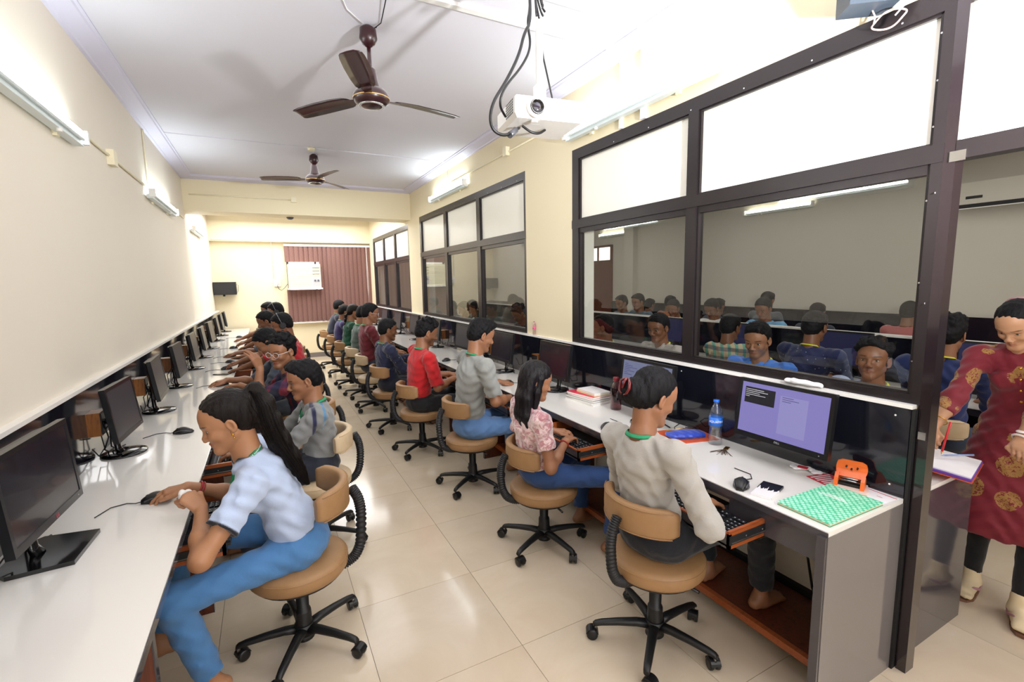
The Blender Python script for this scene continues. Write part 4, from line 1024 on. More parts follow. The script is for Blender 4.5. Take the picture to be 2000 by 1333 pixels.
# ------------------------------------------------------------------ drawers, sockets, monitors, chairs along both counters
for y, out in ((1.98 + .26, .125), (3.12, .15), (4.07, .14), (4.99, .15), (5.75, .14), (6.7, .13), (7.6, .13), (8.5, .12), (9.5, .0), (10.4, .0)):
    if out > 0: drawer(DL, -.3286, 1, y, out, w=.50)
for y, out in ((1.34, .19), (2.33, .165), (3.32, .10), (4.26, .10), (5.2, .05), (6.1, .05)): drawer(DR, 1.654, -1, y, out, w=.50)
keyboard(1.575, 1.34, .616, -90, 'black keyboard in the open drawer nearest the end of the right counter')
keyboard(1.590, 2.33, .616, -90, 'black keyboard under the hands of the long haired girl in pink velvet')
keyboard(1.66, 3.32, .616, -90, 'black keyboard in the drawer of the young man in grey')
keyboard(1.66, 4.26, .616, -90, 'black keyboard in the drawer of the young man in red')
keyboard(-.26, 2.24, .616, 90, 'black keyboard in the drawer of the pony-tailed girl'); keyboard(-.27, 3.12, .616, 90, 'black keyboard in the drawer of the boy in the grey sweater')
g_out = 'wooden socket boxes on the dado behind the monitors'
so = empty('socket_box', (-.843, 3.07, .925), label='wooden socket box on the left dado beside the second monitor from the camera', cat='socket', group=g_out)
MB().box(0, .055, -.05, .05, -.06, .06).build('box_body', 'socket_wood', so, bevel=.003); MB().box(.055, .060, -.044, .044, -.054, .054).build('face_plate', 'black_plastic', so, bevel=.002)
for q in (-1, 1): MB().cyl((.060, q * .022, .0), (.064, q * .022, 0), .013, n=14).build('socket_outlet', 'black_gloss', so)
MB().tube([(.06, .02, -.01), (.085, .03, -.03), (.07, .09, -.10), (.05, .15, -.115), (.06, .22, -.09)], .004, 6).build('power_cable', 'cable_black', so); MB().tube([(.06, -.02, -.01), (.08, -.05, -.07), (.05, -.02, -.14), (.04, .08, -.18), (.05, .2, -.186)], .0035, 6).build('power_cable', 'cable_black', so)
for y, w_ in ((4.07, 'third'), (5.1, 'fourth'), (6.1, 'fifth'), (7.05, 'sixth'), (8.0, 'seventh'), (8.9, 'eighth')): copy_tree(so, None, (-.843, y, .925), None, 'wooden socket box on the left dado behind the %s monitor from the camera' % w_)
for y, w_ in ((3.62, 'third'), (4.62, 'fourth'), (6.2, 'sixth'), (7.99, 'eighth'), (8.9, 'ninth')): copy_tree(so, None, (2.164, y, .89), PI, 'wooden socket box on the right dado by the %s monitor from the camera' % w_)
gl, gr = 'monitors along the left counter', 'monitors along the right counter'
LM = [(1.16, 'black monitor cut by the left picture edge'), (3.115, 'black monitor with round base right behind the large square-based one'), (4.07, 'monitor facing the smiling boy in the grey sweater, third along the left counter'), (4.99, 'fourth monitor along the left counter, facing the young man in glasses'), (6.0, 'fifth monitor along the left counter, counted from the camera'), (6.9, 'sixth monitor along the left counter, counted from the camera'), (7.84, 'seventh monitor along the left counter, counted from the camera'), (8.9, 'third monitor from the far end of the left counter'), (9.77, 'second monitor from the far end of the left counter'), (10.6, 'farthest monitor of the left counter, at the end wall')]
lg = monitor(-.70, 2.02, 90 - 3, 'large black monitor with a square base and red logo at the left picture edge', gl, 'screen_off', False, .475, .29, .262, 4)
text_mesh('logo', 'LG', .017, 'logo_red', lg, Matrix.Translation((0, 0, .262)) @ Matrix.Rotation(math.radians(-4), 4, 'X') @ Matrix.Translation((.03, -.0125, -.143)) @ Matrix.Rotation(PI / 2, 4, 'X'))
for i, (y, lb) in enumerate(LM): monitor(-.715, y, 90 + (4, -3, 2, -1, 0, 2, -2, 1, 0, 3)[i], lb, gl, 'screen_off_matte' if i else 'screen_off', True, .41, .27, .25, 7)
RM = [(2.10, 'dim text screen half hidden by the head of the girl with the hair bun', 'screen_dim'), (3.12, 'dark monitor between the long-haired girl and the stack of notebooks', 'screen_off'), (4.05, 'dark monitor in front of the young man in the grey shirt', 'screen_off'), (5.07, 'dark monitor in front of the bearded young man in red', 'screen_off_matte'), (6.1, 'dark monitor in front of the man in the navy dotted shirt', 'screen_off_matte'), (7.1, 'dark monitor in front of the boy in the maroon shirt', 'screen_off_matte'), (8.1, 'third monitor from the far end of the right counter', 'screen_off_matte'), (9.1, 'second monitor from the far end of the right counter', 'screen_off_matte'), (10.1, 'farthest monitor of the right counter', 'screen_off_matte')]
dm = monitor(2.035, 1.275, -90, 'wide monitor with a bright violet screen at the end of the right counter', gr, 'screen_violet', 'hung', .44, .272, .255, 7)
TMd = Matrix.Translation((0, 0, .255)) @ Matrix.Rotation(math.radians(-7), 4, 'X')
def scr_rect(n, x0, x1, z0, z1, m, dy=.0005): return MB().box(x0, x1, -.0106 - dy, -.0100 - dy * .5, z0, z1, TMd).build(n, m, dm)
scr_rect('console_window', -.185, -.035, .022, .098, 'window_dark'); scr_rect('editor_window', -.01, .115, -.088, .095, 'window_pale'); scr_rect('window_title', -.01, .115, .086, .095, 'screen_violet', .001)
scr_rect('task_bar', -.2, .2, -.117, -.107, 'screen_violet', .0002)
for k in range(5): scr_rect('text_line', -.181, -.181 + (.09, .11, .07, .10, .02)[k], .086 - k * .0085, .0885 - k * .0085, 'key_print', .0012)
for k in range(3): scr_rect('text_line', .0, (.05, .075, .04)[k], .078 - k * .009, .0805 - k * .009, 'text_dark', .0012)
text_mesh('logo', 'DELL', .012, 'logo_grey', dm, TMd @ Matrix.Translation((0, -.0123, -.1315)) @ Matrix.Rotation(PI / 2, 4, 'X'), .0003)
for y, lb, sc_ in RM:
    m_ = monitor(2.0, y, -90, lb, gr, sc_, True, .44, .27, .25, 7)
    if sc_ == 'screen_dim':
        for k in range(7): MB().box(-.19, -.19 + .03 + .02 * ((k * 7) % 5), -.0108, -.0102, .095 - k * .011, .098 - k * .011, Matrix.Translation((0, 0, .25)) @ Matrix.Rotation(math.radians(-7), 4, 'X')).build('text_line', 'text_dark', m_)
for y, lb in ((1.25, 'blue-lit monitor facing the man in the plain navy shirt seen through the doorway'), (2.25, 'blue-lit monitor of the second room facing the man in the dotted navy shirt'), (3.2, 'blue-lit monitor facing the youth in the turquoise checked shirt'), (4.2, 'blue-lit monitor at the middle screen wall, farther along')): monitor(4.36, y, -90, lb, 'monitors of the second room', 'screen_blue', True, .47, .30, .25, 7)

gc = 'swivel chairs along the left counter'
chair(.045, 2.16, 84, 'tan swivel chair of the pony-tailed girl in the foreground', gc, False, .405, .70)
chair(.20, 3.05, 92, 'cream-backed swivel chair of the boy in the grey sweater', gc, True)
for y, x, lb in ((3.85, .20, 'swivel chair of the young man in glasses'), (4.75, .20, 'swivel chair of the boy resting his head low behind the glasses wearer'), (5.6, .24, 'swivel chair of the youth with the headset and red shirt'), (6.6, .20, 'swivel chair of the boy bent forward behind the headset wearer'), (7.5, .24, 'swivel chair second from the far end of the left counter'), (8.4, .20, 'farthest swivel chair of the left counter')): chair(x, y, 90 + rng.uniform(-8, 8), lb, gc)
gc = 'swivel chairs along the right counter'
for x, y, a, lb, cr, sz, bz in ((1.43, 1.42, -86, 'tan swivel chair of the girl with the hair bun, nearest on the right', False, .415, .66), (1.41, 2.33, -100, 'tan swivel chair of the long-haired girl in pink velvet', False, .375, .605), (1.36, 3.33, -88, 'tan swivel chair of the young man in the grey shirt', False, .39, .66), (1.24, 4.29, -86, 'tan swivel chair of the bearded young man in red', False, .39, .62), (1.17, 5.18, -80, 'tan swivel chair of the man in the navy dotted shirt', False, .415, .66), (1.17, 6.1, -95, 'cream swivel chair of the boy in the maroon shirt', True, .415, .66), (1.16, 6.9, -84, 'cream swivel chair of the student in grey green', True, .415, .66), (1.12, 7.7, -90, 'tan swivel chair of the woman with the long braid', False, .415, .66), (1.12, 8.7, -98, 'tan swivel chair of the youth in purple', False, .415, .66), (1.1, 9.7, -90, 'farthest swivel chair of the right counter', False, .415, .66)): chair(x, y, a, lb, gc, cr, sz, bz)
gc = 'swivel chairs of the second room'
for x, y, a, lb in ((3.80, 1.36, -90, 'cream swivel chair seen through the doorway behind the woman in maroon'), (3.80, 2.21, -90, 'swivel chair of the man in the dotted navy shirt'), (3.80, 3.0, -90, 'swivel chair of the youth in the turquoise checked shirt'), (3.17, 2.13, 90, 'swivel chair of the youth in the bright blue t-shirt'), (3.17, 1.45, 96, 'swivel chair of the youth looking up by the doorway'), (3.17, 3.05, 90, 'swivel chair of the youth in the pale grey t-shirt')): chair(x, y, a, lb, gc, True)

# ------------------------------------------------------------------ students of the left counter
gp = 'students at the left counter'


def P_(label, loc, yaw, head, **k): return person('person', label, loc, yaw, head, **k)
L1 = P_('girl with a long ponytail in a pale blue top leaning over a mouse', (0.035, 2.17), 88, (-.172, 2.11, 1.085), hyaw=8, hpitch=20, hands=[(-.275, 2.05, .775), (-.35, 2.315, .775)], poses=('fist', 'mouse'),
    fdirs=[((.15, .55, .75), (-.6, -.5, .3)), ((-.05, 1, -.05), (0, 0, 1))], elbow_hint=[(-.8, .55, -.75), None], fem=True, skin='a', hair='pony', hairm='hair_brown', top='#b9c9e6', sleeve=.30, bottom='#4b7fb6', lan='g', res='near', trim='#12141f', shirt_len=.11, pelz=.44, feet=[(-.30, 2.05, .075), (-.50, 2.28, .16)], group=gp)
L2 = P_('smiling boy in a grey sweater with navy stripes and a green lanyard', (.205, 3.05), 90, (.165, 3.04, 1.045), hyaw=6, hpitch=14, hands=[(-.18, 2.97, .68), (-.18, 3.15, .68)], skin='b', hair='quiff', top='#828383', sleeve=.97, topm='knit', bottom='#1f2433', lan='g', res='near', trim='#1d2036', trimhem=False, s=.93, pelz=.45, group=gp,
    stripes=[(.028, .010, '#23264a'), (-.030, .007, '#4b7fa6')])
L3 = P_('young man in glasses with his raised hand at his cheek, dark plaid shirt', (.21, 3.85), 92, (.075, 3.83, 1.125), hyaw=42, hpitch=10, hands=[(-.07, 3.72, 1.03), (-.30, 4.0, .765)], poses=('rest', 'rest'), fdirs=[((-.05, .35, 1), (-.6, -.6, 0)), ((0, 1, -.1), (0, 0, 1))], elbow_hint=[(-.2, .9, -.8), None],
    skin='b', hair='curly', hairs=.8, top='#1b1a2c', topm='cloth_plaid_dark', sleeve=.35, bottom='#1c1f2c', res='near', glasses=True, beard=.35, pelz=.45, group=gp, s=.98)
L4 = P_('boy with his head bowed low beside the glasses wearer', (.2, 4.75), 90, (-.02, 4.74, 1.10), hyaw=0, hpitch=38, hands=[(-.25, 4.62, .76), (-.36, 4.85, .775)], poses=('rest', 'mouse'), skin='b', hair='short', top='#3c4452', bottom='#22262f', res='mid', pelz=.45, group=gp)
L5 = P_('youth wearing a headset and red shirt on the left counter', (.25, 5.6), 90, (.13, 5.6, 1.185), hyaw=0, hpitch=22, hands=[(-.30, 5.5, .76), (-.38, 5.75, .775)], poses=('rest', 'mouse'), skin='c', hair='short', top='#b8252e', bottom='#22262f', res='mid', headset=True, pelz=.46, group=gp)
L6 = P_('boy in profile bent towards his screen, beyond the headset wearer', (.2, 6.6), 90, (-.02, 6.6, 1.165), hyaw=0, hpitch=25, hands=[(-.30, 6.5, .76), (-.38, 6.75, .775)], poses=('rest', 'mouse'), skin='c', hair='short', top='#54606e', bottom='#22262f', res='mid', pelz=.46, group=gp)
L7 = P_('dark-haired student next to the farthest one on the left counter', (.24, 7.5), 90, (.11, 7.5, 1.235), hpitch=20, hands=[(-.30, 7.4, .76), (-.38, 7.65, .775)], skin='c', hair='short', top='#3a3f4c', bottom='#22262f', res='far', headset=True, group=gp)
L8 = P_('farthest student on the left counter, only the hair showing', (.2, 8.4), 90, (.02, 8.4, 1.215), hpitch=20, hands=[(-.30, 8.3, .76), (-.38, 8.55, .775)], skin='c', hair='short', top='#6d6450', bottom='#22262f', res='far', group=gp)
# ------------------------------------------------------------------ students of the right counter
gp = 'students at the right counter'
R1 = P_('girl with a red claw clip in her bun and a beige sweater', (1.43, 1.42), -84, (1.395, 1.415, 1.125), hyaw=-14, hpitch=24, hands=[(1.62, 1.50, .68), (1.56, 1.30, .675)], fdirs=[((0, 1, -.15), (0, 0, 1)), ((.1, 1, -.2), (0, 0, 1))], elbow_hint=[(-.9, -.5, -.9), (.9, -.4, -.8)], fem=True, skin='b', hair='bun', top='#aca79f', sleeve=.97, topm='knit', bottom='#0e111b', lan='g', res='near', pelz=.455, group=gp, collar=.12, feet=[(1.86, 1.50, .19), (1.90, 1.24, .19)])
R2 = P_('girl with long straight hair in a pink crushed velvet top', (1.40, 2.33), -94, (1.352, 2.30, 1.035), hyaw=-12, hpitch=18, hands=[(1.53, 2.40, .68), (1.50, 2.22, .675)], elbow_hint=[(-.4, -.4, -1), (.55, -.5, -.9)], fem=True, skin='b', hair='long', hairm='hair_black_long', top='#d9a8ab', topm='cloth_velvet', sleeve=.30, bottom='#27477c', res='near', s=.94, pelz=.415, group=gp, feet=[(1.75, 2.42, .085), (1.70, 2.05, .085)])
R3 = P_('young man in a grey t-shirt with one hand on his mouse', (1.36, 3.32), -88, (1.455, 3.30, 1.20), hyaw=-6, hpitch=22, hands=[(1.70, 3.52, .765), (1.66, 3.22, .70)], poses=('mouse', 'key'), skin='b', hair='quiff', top='#92938f', sleeve=.42, bottom='#5a7fb0', lan='g', res='near', pelz=.43, group=gp, bulk=1.04, beard=.15)
R4 = P_('bearded young man in a bright red polo shirt', (1.24, 4.27), -86, (1.315, 4.24, 1.145), hyaw=-6, hpitch=20, hands=[(1.56, 4.36, .71), (1.52, 4.16, .70)], skin='b', hair='curly', hairs=.8, top='#bd1119', sleeve=.46, bottom='#15161b', lan='g', res='near', beard=.8, pelz=.42, group=gp, bulk=1.02, shirt_len=-.06)
R5 = P_('man with moustache in a navy dotted long-sleeved shirt', (1.16, 5.15), -86, (1.16, 5.14, 1.105), hyaw=-8, hpitch=12, hands=[(1.50, 5.30, .775), (1.46, 5.08, .71)], poses=('mouse', 'key'), skin='c', hair='short', top='#1b2140', topm='cloth_dots', sleeve=.85, bottom='#171b2c', lan='g', res='mid', pelz=.44, group=gp, s=.95)
R6 = P_('boy in a maroon t-shirt, next beyond the dotted navy shirt', (1.15, 6.1), -88, (1.165, 6.1, 1.235), hyaw=-8, hpitch=12, hands=[(1.50, 6.2, .72), (1.46, 6.0, .71)], skin='b', hair='short', top='#6c1a26', sleeve=.45, bottom='#2a2f3c', lan='g', res='mid', glasses=True, group=gp)
R7 = P_('student in a grey green shirt beside the maroon one', (1.14, 6.9), -88, (1.23, 6.9, 1.17), hyaw=0, hpitch=22, skin='b', hair='short', top='#54645c', sleeve=.5, bottom='#2f4a3a', lan='g', res='mid', group=gp, hands=[(1.5, 7.0, .75), (1.5, 6.8, .75)])
R8 = P_('woman in a dark green dress with a waist-long braid', (1.12, 7.7), -90, (1.215, 7.7, 1.165), hyaw=0, hpitch=18, fem=True, skin='b', hair='braid', hairm='hair_brown', top='#0f4a33', sleeve=.6, bottom='#0f4a33', botm='cloth', res='mid', group=gp, hands=[(1.5, 7.8, .75), (1.5, 7.6, .75)])
R9 = P_('youth in a purple shirt with a green lanyard near the far end', (1.12, 8.7), -90, (1.225, 8.7, 1.115), hyaw=0, hpitch=18, skin='c', hair='short', top='#2c2358', sleeve=.5, bottom='#20222c', lan='g', res='far', group=gp, hands=[(1.5, 8.8, .75), (1.5, 8.6, .75)])
R10 = P_('farthest student of the right counter in dark navy', (1.1, 9.7), -90, (1.27, 9.7, 1.17), hyaw=0, hpitch=10, skin='c', hair='short', top='#1c2134', sleeve=.5, bottom='#d8d4cc', lan='g', res='far', group=gp, hands=[(1.5, 9.8, .75), (1.5, 9.6, .75)])
# ------------------------------------------------------------------ the second room
gp = 'people seated in the second room'
X1 = P_('youth in a pale grey t-shirt with yellow lanyard behind the glass', (3.14, 3.07), 90, (3.05, 3.07, 1.175), hyaw=12, hpitch=14, skin='c', hair='short', top='#b3aba6', sleeve=.4, lan='y', res='near', group=gp, hands=[(2.75, 3.0, .76), (2.75, 3.16, .76)])
X2 = P_('youth in a bright blue t-shirt with a beard behind the glass', (3.14, 2.13), 92, (3.05, 2.12, 1.165), hyaw=14, hpitch=16, skin='b', hair='quiff', top='#3f7fe0', sleeve=.4, lan='y', res='near', beard=.75, group=gp, bulk=1.06, hands=[(2.75, 2.05, .76), (2.75, 2.22, .76)])
X3 = P_('youth with curly hair looking up behind the glass by the doorway', (3.14, 1.44), 92, (3.05, 1.40, 1.125), hyaw=12, hpitch=-6, skin='c', hair='curly', hairs=.9, top='#a9b4d4', sleeve=.4, lan='y', res='near', beard=.15, group=gp, s=.96, hands=[(2.78, 1.36, .76), (2.78, 1.55, .76)])
Xp = P_('youth in a purple checked shirt in profile at the left of the large window', (3.0, 3.72), 62, (2.93, 3.70, 1.14), hyaw=-14, hpitch=4, skin='c', hair='short', top='#5a4a7c', topm='cloth_check_purple', sleeve=.5, lan='y', res='mid', group=gp, hands=[(2.7, 3.7, .76), (2.75, 3.95, .76)])
Xb1 = P_('youth in a turquoise checked shirt seen from behind through the glass', (3.84, 2.98), -90, (3.92, 3.0, 1.13), hpitch=10, skin='c', hair='short', top='#d8c8a8', topm='cloth_plaid_green', sleeve=.5, res='mid', group=gp, hands=[(4.2, 3.1, .76), (4.2, 2.9, .76)])
Xb2 = P_('man in a dotted navy shirt and yellow lanyard seen from behind', (3.82, 2.22), -90, (3.9, 2.21, 1.20), hpitch=6, skin='c', hair='short', top='#1a2350', topm='cloth_dots', sleeve=.6, lan='y', res='mid', group=gp, bulk=1.1, hands=[(4.2, 2.3, .76), (4.2, 2.1, .76)])
Xb3 = P_('man in a plain navy shirt seen from behind through the doorway', (3.82, 1.36), -90, (3.9, 1.37, 1.215), hpitch=8, skin='b', hair='curly', hairs=1.1, top='#182a62', sleeve=.6, lan='y', res='mid', group=gp, bulk=1.08, hands=[(4.2, 1.45, .76), (4.2, 1.25, .76)])
for x, yy, z, lb, tp, hy, pitch in ((5.1, 3.49, 1.235, 'youth in a sky blue shirt facing left beyond the middle screen wall', '#6fa3c8', 10, 24), (5.1, 4.2, 1.205, 'bowed head with a white collar beyond the middle screen wall', '#d6d8d8', 8, 30), (5.1, 5.57, 1.25, 'dark-haired student beyond the middle screen wall, above the checked shirt', '#5b6b78', 0, 15), (5.1, 5.95, 1.22, 'leftmost dark-haired student beyond the middle screen wall', '#6a7078', 0, 15), (5.1, 4.85, 1.18, 'student with a yellow lanyard beyond the middle screen wall', '#8c4a40', 20, 20)):
    P_(lb, (x + .14, yy), 90, (x, yy, z), hyaw=hy, hpitch=pitch, skin='c', hair='short', top=tp, lan='y' if 'lanyard' in lb else None, res='mid', group=gp, hands=[(x - .3, yy - .1, .76), (x - .3, yy + .1, .76)])
for x, yy, z, lb, tp in ((6.3, 2.57, 1.18, 'person in a salmon pink top seen from behind near the post', '#b46a66'), (6.3, 3.55, 1.13, 'dark head just above the screen wall, behind the dotted shirt', '#3a3c48'), (6.3, 4.24, 1.265, 'wavy-haired head in profile right behind the sky blue shirt', '#4a5058'), (6.3, 5.05, 1.15, 'dark head behind the bowed one at the far dado', '#3f4450'), (6.3, 6.05, 1.175, 'youth in an orange-brown shirt by the mullion, at the far dado', '#a4623c'), (6.3, 6.55, 1.11, 'round dark head above the pale grey t-shirt youth', '#2d2f36')):
    P_(lb, (x - .12, yy), -90, (x, yy, z), hpitch=10, skin='c', hair='short', top=tp, res='far', group=gp, hands=[(x + .3, yy + .1, .76), (x + .3, yy - .1, .76)])
P_('student with bowed head behind the middle partition window', (3.14, 7.6), 90, (3.02, 7.6, 1.14), hpitch=26, skin='c', hair='short', top='#2c3a36', res='far', group=gp, hands=[(2.75, 7.5, .76), (2.75, 7.7, .76)])
P_('girl with long hair and white sleeves behind the middle partition window', (3.14, 7.1), 90, (3.02, 7.1, 1.16), hpitch=20, skin='b', hair='long', fem=True, top='#d7dde8', res='far', group=gp, hands=[(2.75, 7.0, .76), (2.75, 7.2, .76)])
P_('student bent low behind the nearest pane of the middle window', (3.14, 5.55), 90, (3.0, 5.55, 1.17), hpitch=34, skin='c', hair='curly', top='#3c332c', res='mid', group=gp, hands=[(2.75, 5.45, .76), (2.75, 5.65, .76)])
P_('student with tousled hair beyond the nearest pane of the middle window', (3.14, 4.9), 90, (3.02, 4.95, 1.22), hpitch=24, skin='c', hair='curly', top='#4b5666', res='mid', group=gp, hands=[(2.75, 4.8, .76), (2.75, 5.0, .76)])
# the woman writing at the end of the far counter
WP = P_('woman in a maroon kurta with gold motifs writing on a clipboard', (3.155, .80), 104, (2.985, .815, 1.375), hyaw=-24, hpitch=36, hands=[(2.765, .735, .815), (2.70, .985, .865)], poses=('pen', 'pen'), fdirs=[((-.2, 1, -.15), (0, .2, 1)), ((-.05, 1, -.65), (.3, .3, 1))], fem=True, skin='e', hair='bun', top='#7b1226', topm='cloth_medallion', sleeve=.74,
    bottom='#0a0a0c', botm='cloth', res='near', s=.90, stand=True, feet=[(2.99, .70, .085), (3.08, .90, .085)], pelz=.745, kurta=True, elbow_hint=[(-.6, -.4, -1), (.25, -.3, -1)], bulk=.96)
# ------------------------------------------------------------------ things worn or held
def ring(parent, name, c, axis, r, th, m, flat=2.2):
    axis = Vector(axis).normalized(); u = axis.orthogonal().normalized(); w = axis.cross(u); c = Vector(c)
    return MB().tube([c + (u * math.cos(t) + w * math.sin(t)) * r for t in [2 * PI * j / 22 for j in range(22)]], th, 8, flat=flat, up=tuple(axis), closed=True).build(name, m, parent)
def cuff(Pn, i, d, name, m, r=.029, th=.0028):
    a = Pn['arms'][i]; e, w = a[1], a[2]; n = nrm(e - w); return ring(Pn['root'], name, w + n * d, n, r, th, m, 1)
cuff(L1, 1, .045, 'bracelet', 'bracelet_red', .0275, .0045); cuff(L1, 1, .056, 'bracelet', 'bracelet_red', .028, .003); cuff(R2, 1, .03, 'bracelet', 'bracelet_red', .026, .003)
cuff(L3, 1, .03, 'bracelet', 'bracelet_red', .030, .003); cuff(WP, 1, .06, 'bangle', 'gold', .031, .002)
a = WP['arms'][0]; cuff(WP, 0, .025, 'watch_strap', 'watch_strap', .0265, .005); 
wn = nrm(a[2] - a[1]); wc = a[2] - wn * .025 + A_([0, 0, .028]); MB().lathe([(.0, 0), (.017, .0), (.018, .4), (.015, 1), (.0, 1)], wc, wc + A_([0, 0, .007]), 20).build('watch_face', 'watch_strap', WP['root'])
for Pn in (L1,):
    T = Pn['T']
    for q in (-1, 1): MB().ell(T((q * .084, -.002, -.040)), (.004, .004, .007), 8, 6).build('earring', 'gold', Pn['root']); MB().ell(T((q * .084, -.002, -.053)), (.0035, .0035, .004), 8, 6).build('earring', 'gold', Pn['root'])
    text = text_mesh('lanyard_lettering', 'SHANKAR NARAYAN', .0125, 'lanyard_white', Pn['root'], Matrix(), .0004)
    # bend the lettering along the ribbon on the side turned to the camera
    s_ = Pn['s']; nb, up_, fw, rt_ = Pn['nb'], Pn['up'], Pn['fwd'], Pn['rt']; rr = .047 * s_ * 1.22 + .0022; base = nb + up_ * .006
    for v in text.data.vertices:
        t = -1.15 - v.co.x / rr * .92 if False else -.95 + v.co.x / rr * .9
        c = base + rt_ * rr * 1.05 * math.sin(t) - fw * rr * math.cos(t) * .95 + up_ * (.022 - .020 * (1 - math.cos(t)) * .5); o_ = nrm(rt_ * math.sin(t) - fw * math.cos(t))
        p = c + up_ * v.co.y * .9 + o_ * (.0012 + v.co.z); v.co = p
# crumpled tissue in the left fist
F = Field(); c = L1['arms'][0][3]((0, .085, -.03))
for k in range(9): F.ell(c + rng.uniform(-.016, .016, 3), rng.uniform(.008, .017, 3), None, .006)
F.cap(c, c + A_([.0, -.03, -.05]), .012, .016, .01, sq=(A_([1., 0, 0]), .4))
v, q = F.mesh(.004); np_mesh('tissue', v, q, 'tissue', L1['root'])
# sandals and socks of the woman
for i, (hip, kn, an) in enumerate(WP['legs']):
    F = Field(); d = nrm([(-1, 1)[i] * .15, 1, 0]); foot(F, an, d, .9 * .94)
    F.P = [p[:3] + (p[3] + .004, p[4] + .004) + p[5:] for p in F.P]; F.cap(an + A_([0, 0, .03]), an - A_([0, 0, .03]), .036, .036, .02); v, q = F.mesh(.006); np_mesh('sock', v, q, 'sock_tan', WP['root'])
    x = np.cross(d, A_([0, 0, 1.])); o = A_([an[0], an[1], 0.])
    out = [(-.030, -.06), (-.036, .0), (-.040, .07), (-.040, .11), (-.022, .15), (.0, .160), (.026, .148), (.038, .11), (.036, .06), (.028, .0), (.028, -.05), (.0, -.072)]
    MB().prism([o + x * u * .95 + d * w * .95 + A_([0, 0, .001]) for u, w in out], (0, 0, .012)).build('sandal_sole', 'sandal_sole', WP['root'], bevel=.003)
    for q2 in (-1, 1): MB().tube([o + x * .0 + d * .105 + A_([0, 0, .032]), o + x * q2 * .028 + d * .075 + A_([0, 0, .055]), o + x * q2 * .042 + d * .035 + A_([0, 0, .04]), o + x * q2 * .040 - d * .01 + A_([0, 0, .05]), o + x * q2 * .02 - d * .058 + A_([0, 0, .055])], .0075, 8, flat=.35).build('sandal_strap', 'sandal_rose', WP['root'])
b = MB(); T = WP['T']; b.tube([T((.080 * math.sin(t), -.075, .035 + .082 * math.cos(t))) for t in np.linspace(-1.5, 1.5, 17)], .005, 8, flat=.5); b.build('hair_band', 'sandal_rose', WP['root'])
for k in range(4):
    c = WP['che'] + WP['fwd'] * (.138 - .008 * k) + WP['up'] * (.05 - .055 * k); MB().ell(c, (.006, .006, .006), 10, 8).build('button', 'gold', WP['root'])
mat('pen_red', '#d3222a', .3); mat('pen_blue', '#8fa6d8', .3); mat('purple_sheet', '#6b3fa8', .5); mat('board_orange', '#c8552f', .5)
p0 = WP['arms'][1][3]((-.012, .088, -.035)); wr_m = WP['root'].matrix_basis
M_ = Matrix.Translation((3.155, .80, 0)) @ Matrix.Rotation(math.radians(104), 4, 'Z'); pw = M_ @ Vector(p0)
pen = empty('pen', (0, 0, 0), label='red pen upright in the writing hand of the woman in maroon', cat='pen')
tipw = Vector((pw.x - .02, pw.y - .03, .795)); topw = tipw + Vector((.028, -.012, .15)); MB().cyl(tipw + (topw - tipw) * .1, topw, .0045, n=12).build('barrel', 'pen_red', pen); MB().cyl(tipw, tipw + (topw - tipw) * .1, .0008, .0042, 12).build('nib', 'gold', pen)
pen = empty('pen', (2.70, .87, .7975), 0, 'pale blue pen lying on the papers of the clipboard', 'pen', rot=(0, 0, -.5)); MB().cyl((-.07, 0, .004), (.06, 0, .004), .004, n=12).build('barrel', 'pen_blue', pen); MB().cyl((-.07, 0, .004), (-.085, 0, .004), .004, .001, 12).build('nib', 'pen_blue', pen)
cb = empty('clipboard', (2.64, .92, .768), 0, 'orange and purple clipboard with white sheets by the doorway', 'clipboard', rot=(.10, 0, .20))
MB().box(-.155, .155, -.13, .13, -.006, -.002).build('board', 'board_orange', cb, bevel=.001, seg=1); MB().box(-.15, .15, -.126, .13, -.002, .008).build('folder', 'purple_sheet', cb, bevel=.001, seg=1); MB().box(-.14, .145, -.122, .125, .008, .013).build('paper_pad', 'paper_white', cb)
# ------------------------------------------------------------------ mice and things on the counters
mouse(-.462, 2.335, 96, 'black mouse under the hand of the pony-tailed girl'); mouse(-.50, 3.37, 78, 'black mouse with grey trim on the empty counter beyond the pony-tailed girl')
mouse(-.40, 4.86, 90, 'mouse under the hand of the boy with the bowed head'); mouse(-.42, 5.76, 95, 'mouse under the hand of the headset wearer'); mouse(-.41, 6.25, 75, 'black mouse standing free beyond the phone on the left counter'); mouse(-.43, 6.78, 90, 'mouse under the hand of the boy in profile'); mouse(-.45, 7.65, 90, 'mouse far down the left counter'); mouse(-.44, 9.2, 90, 'last mouse on the left counter')
mouse(1.72, 1.235, -60, 'black mouse nearest the patterned phone case on the right counter'); mouse(1.735, 2.14, -60, 'black mouse between the two girls of the right counter'); mouse(1.785, 3.53, -90, 'mouse under the hand of the young man in grey'); mouse(1.80, 3.98, -85, 'black mouse half hidden behind the grey shirt'); mouse(1.74, 4.95, -70, 'black mouse in front of the bearded man in red'); mouse(1.58, 5.31, -90, 'mouse by the hand of the man in the dotted shirt')
mat('phone_black', '#101014', .15, coat=.5); mat('pink_case', '#c58a90', .4)
ph = empty('phone', (-.44, 5.46, .7326), -.6, 'dark phone lying flat on the left counter', 'phone'); MB().box(-.075, .075, -.037, .037, 0, .008).build('phone_body', 'phone_black', ph, bevel=.002); MB().box(-.068, .068, -.033, .033, .008, .0085).build('phone_screen', 'black_gloss', ph)
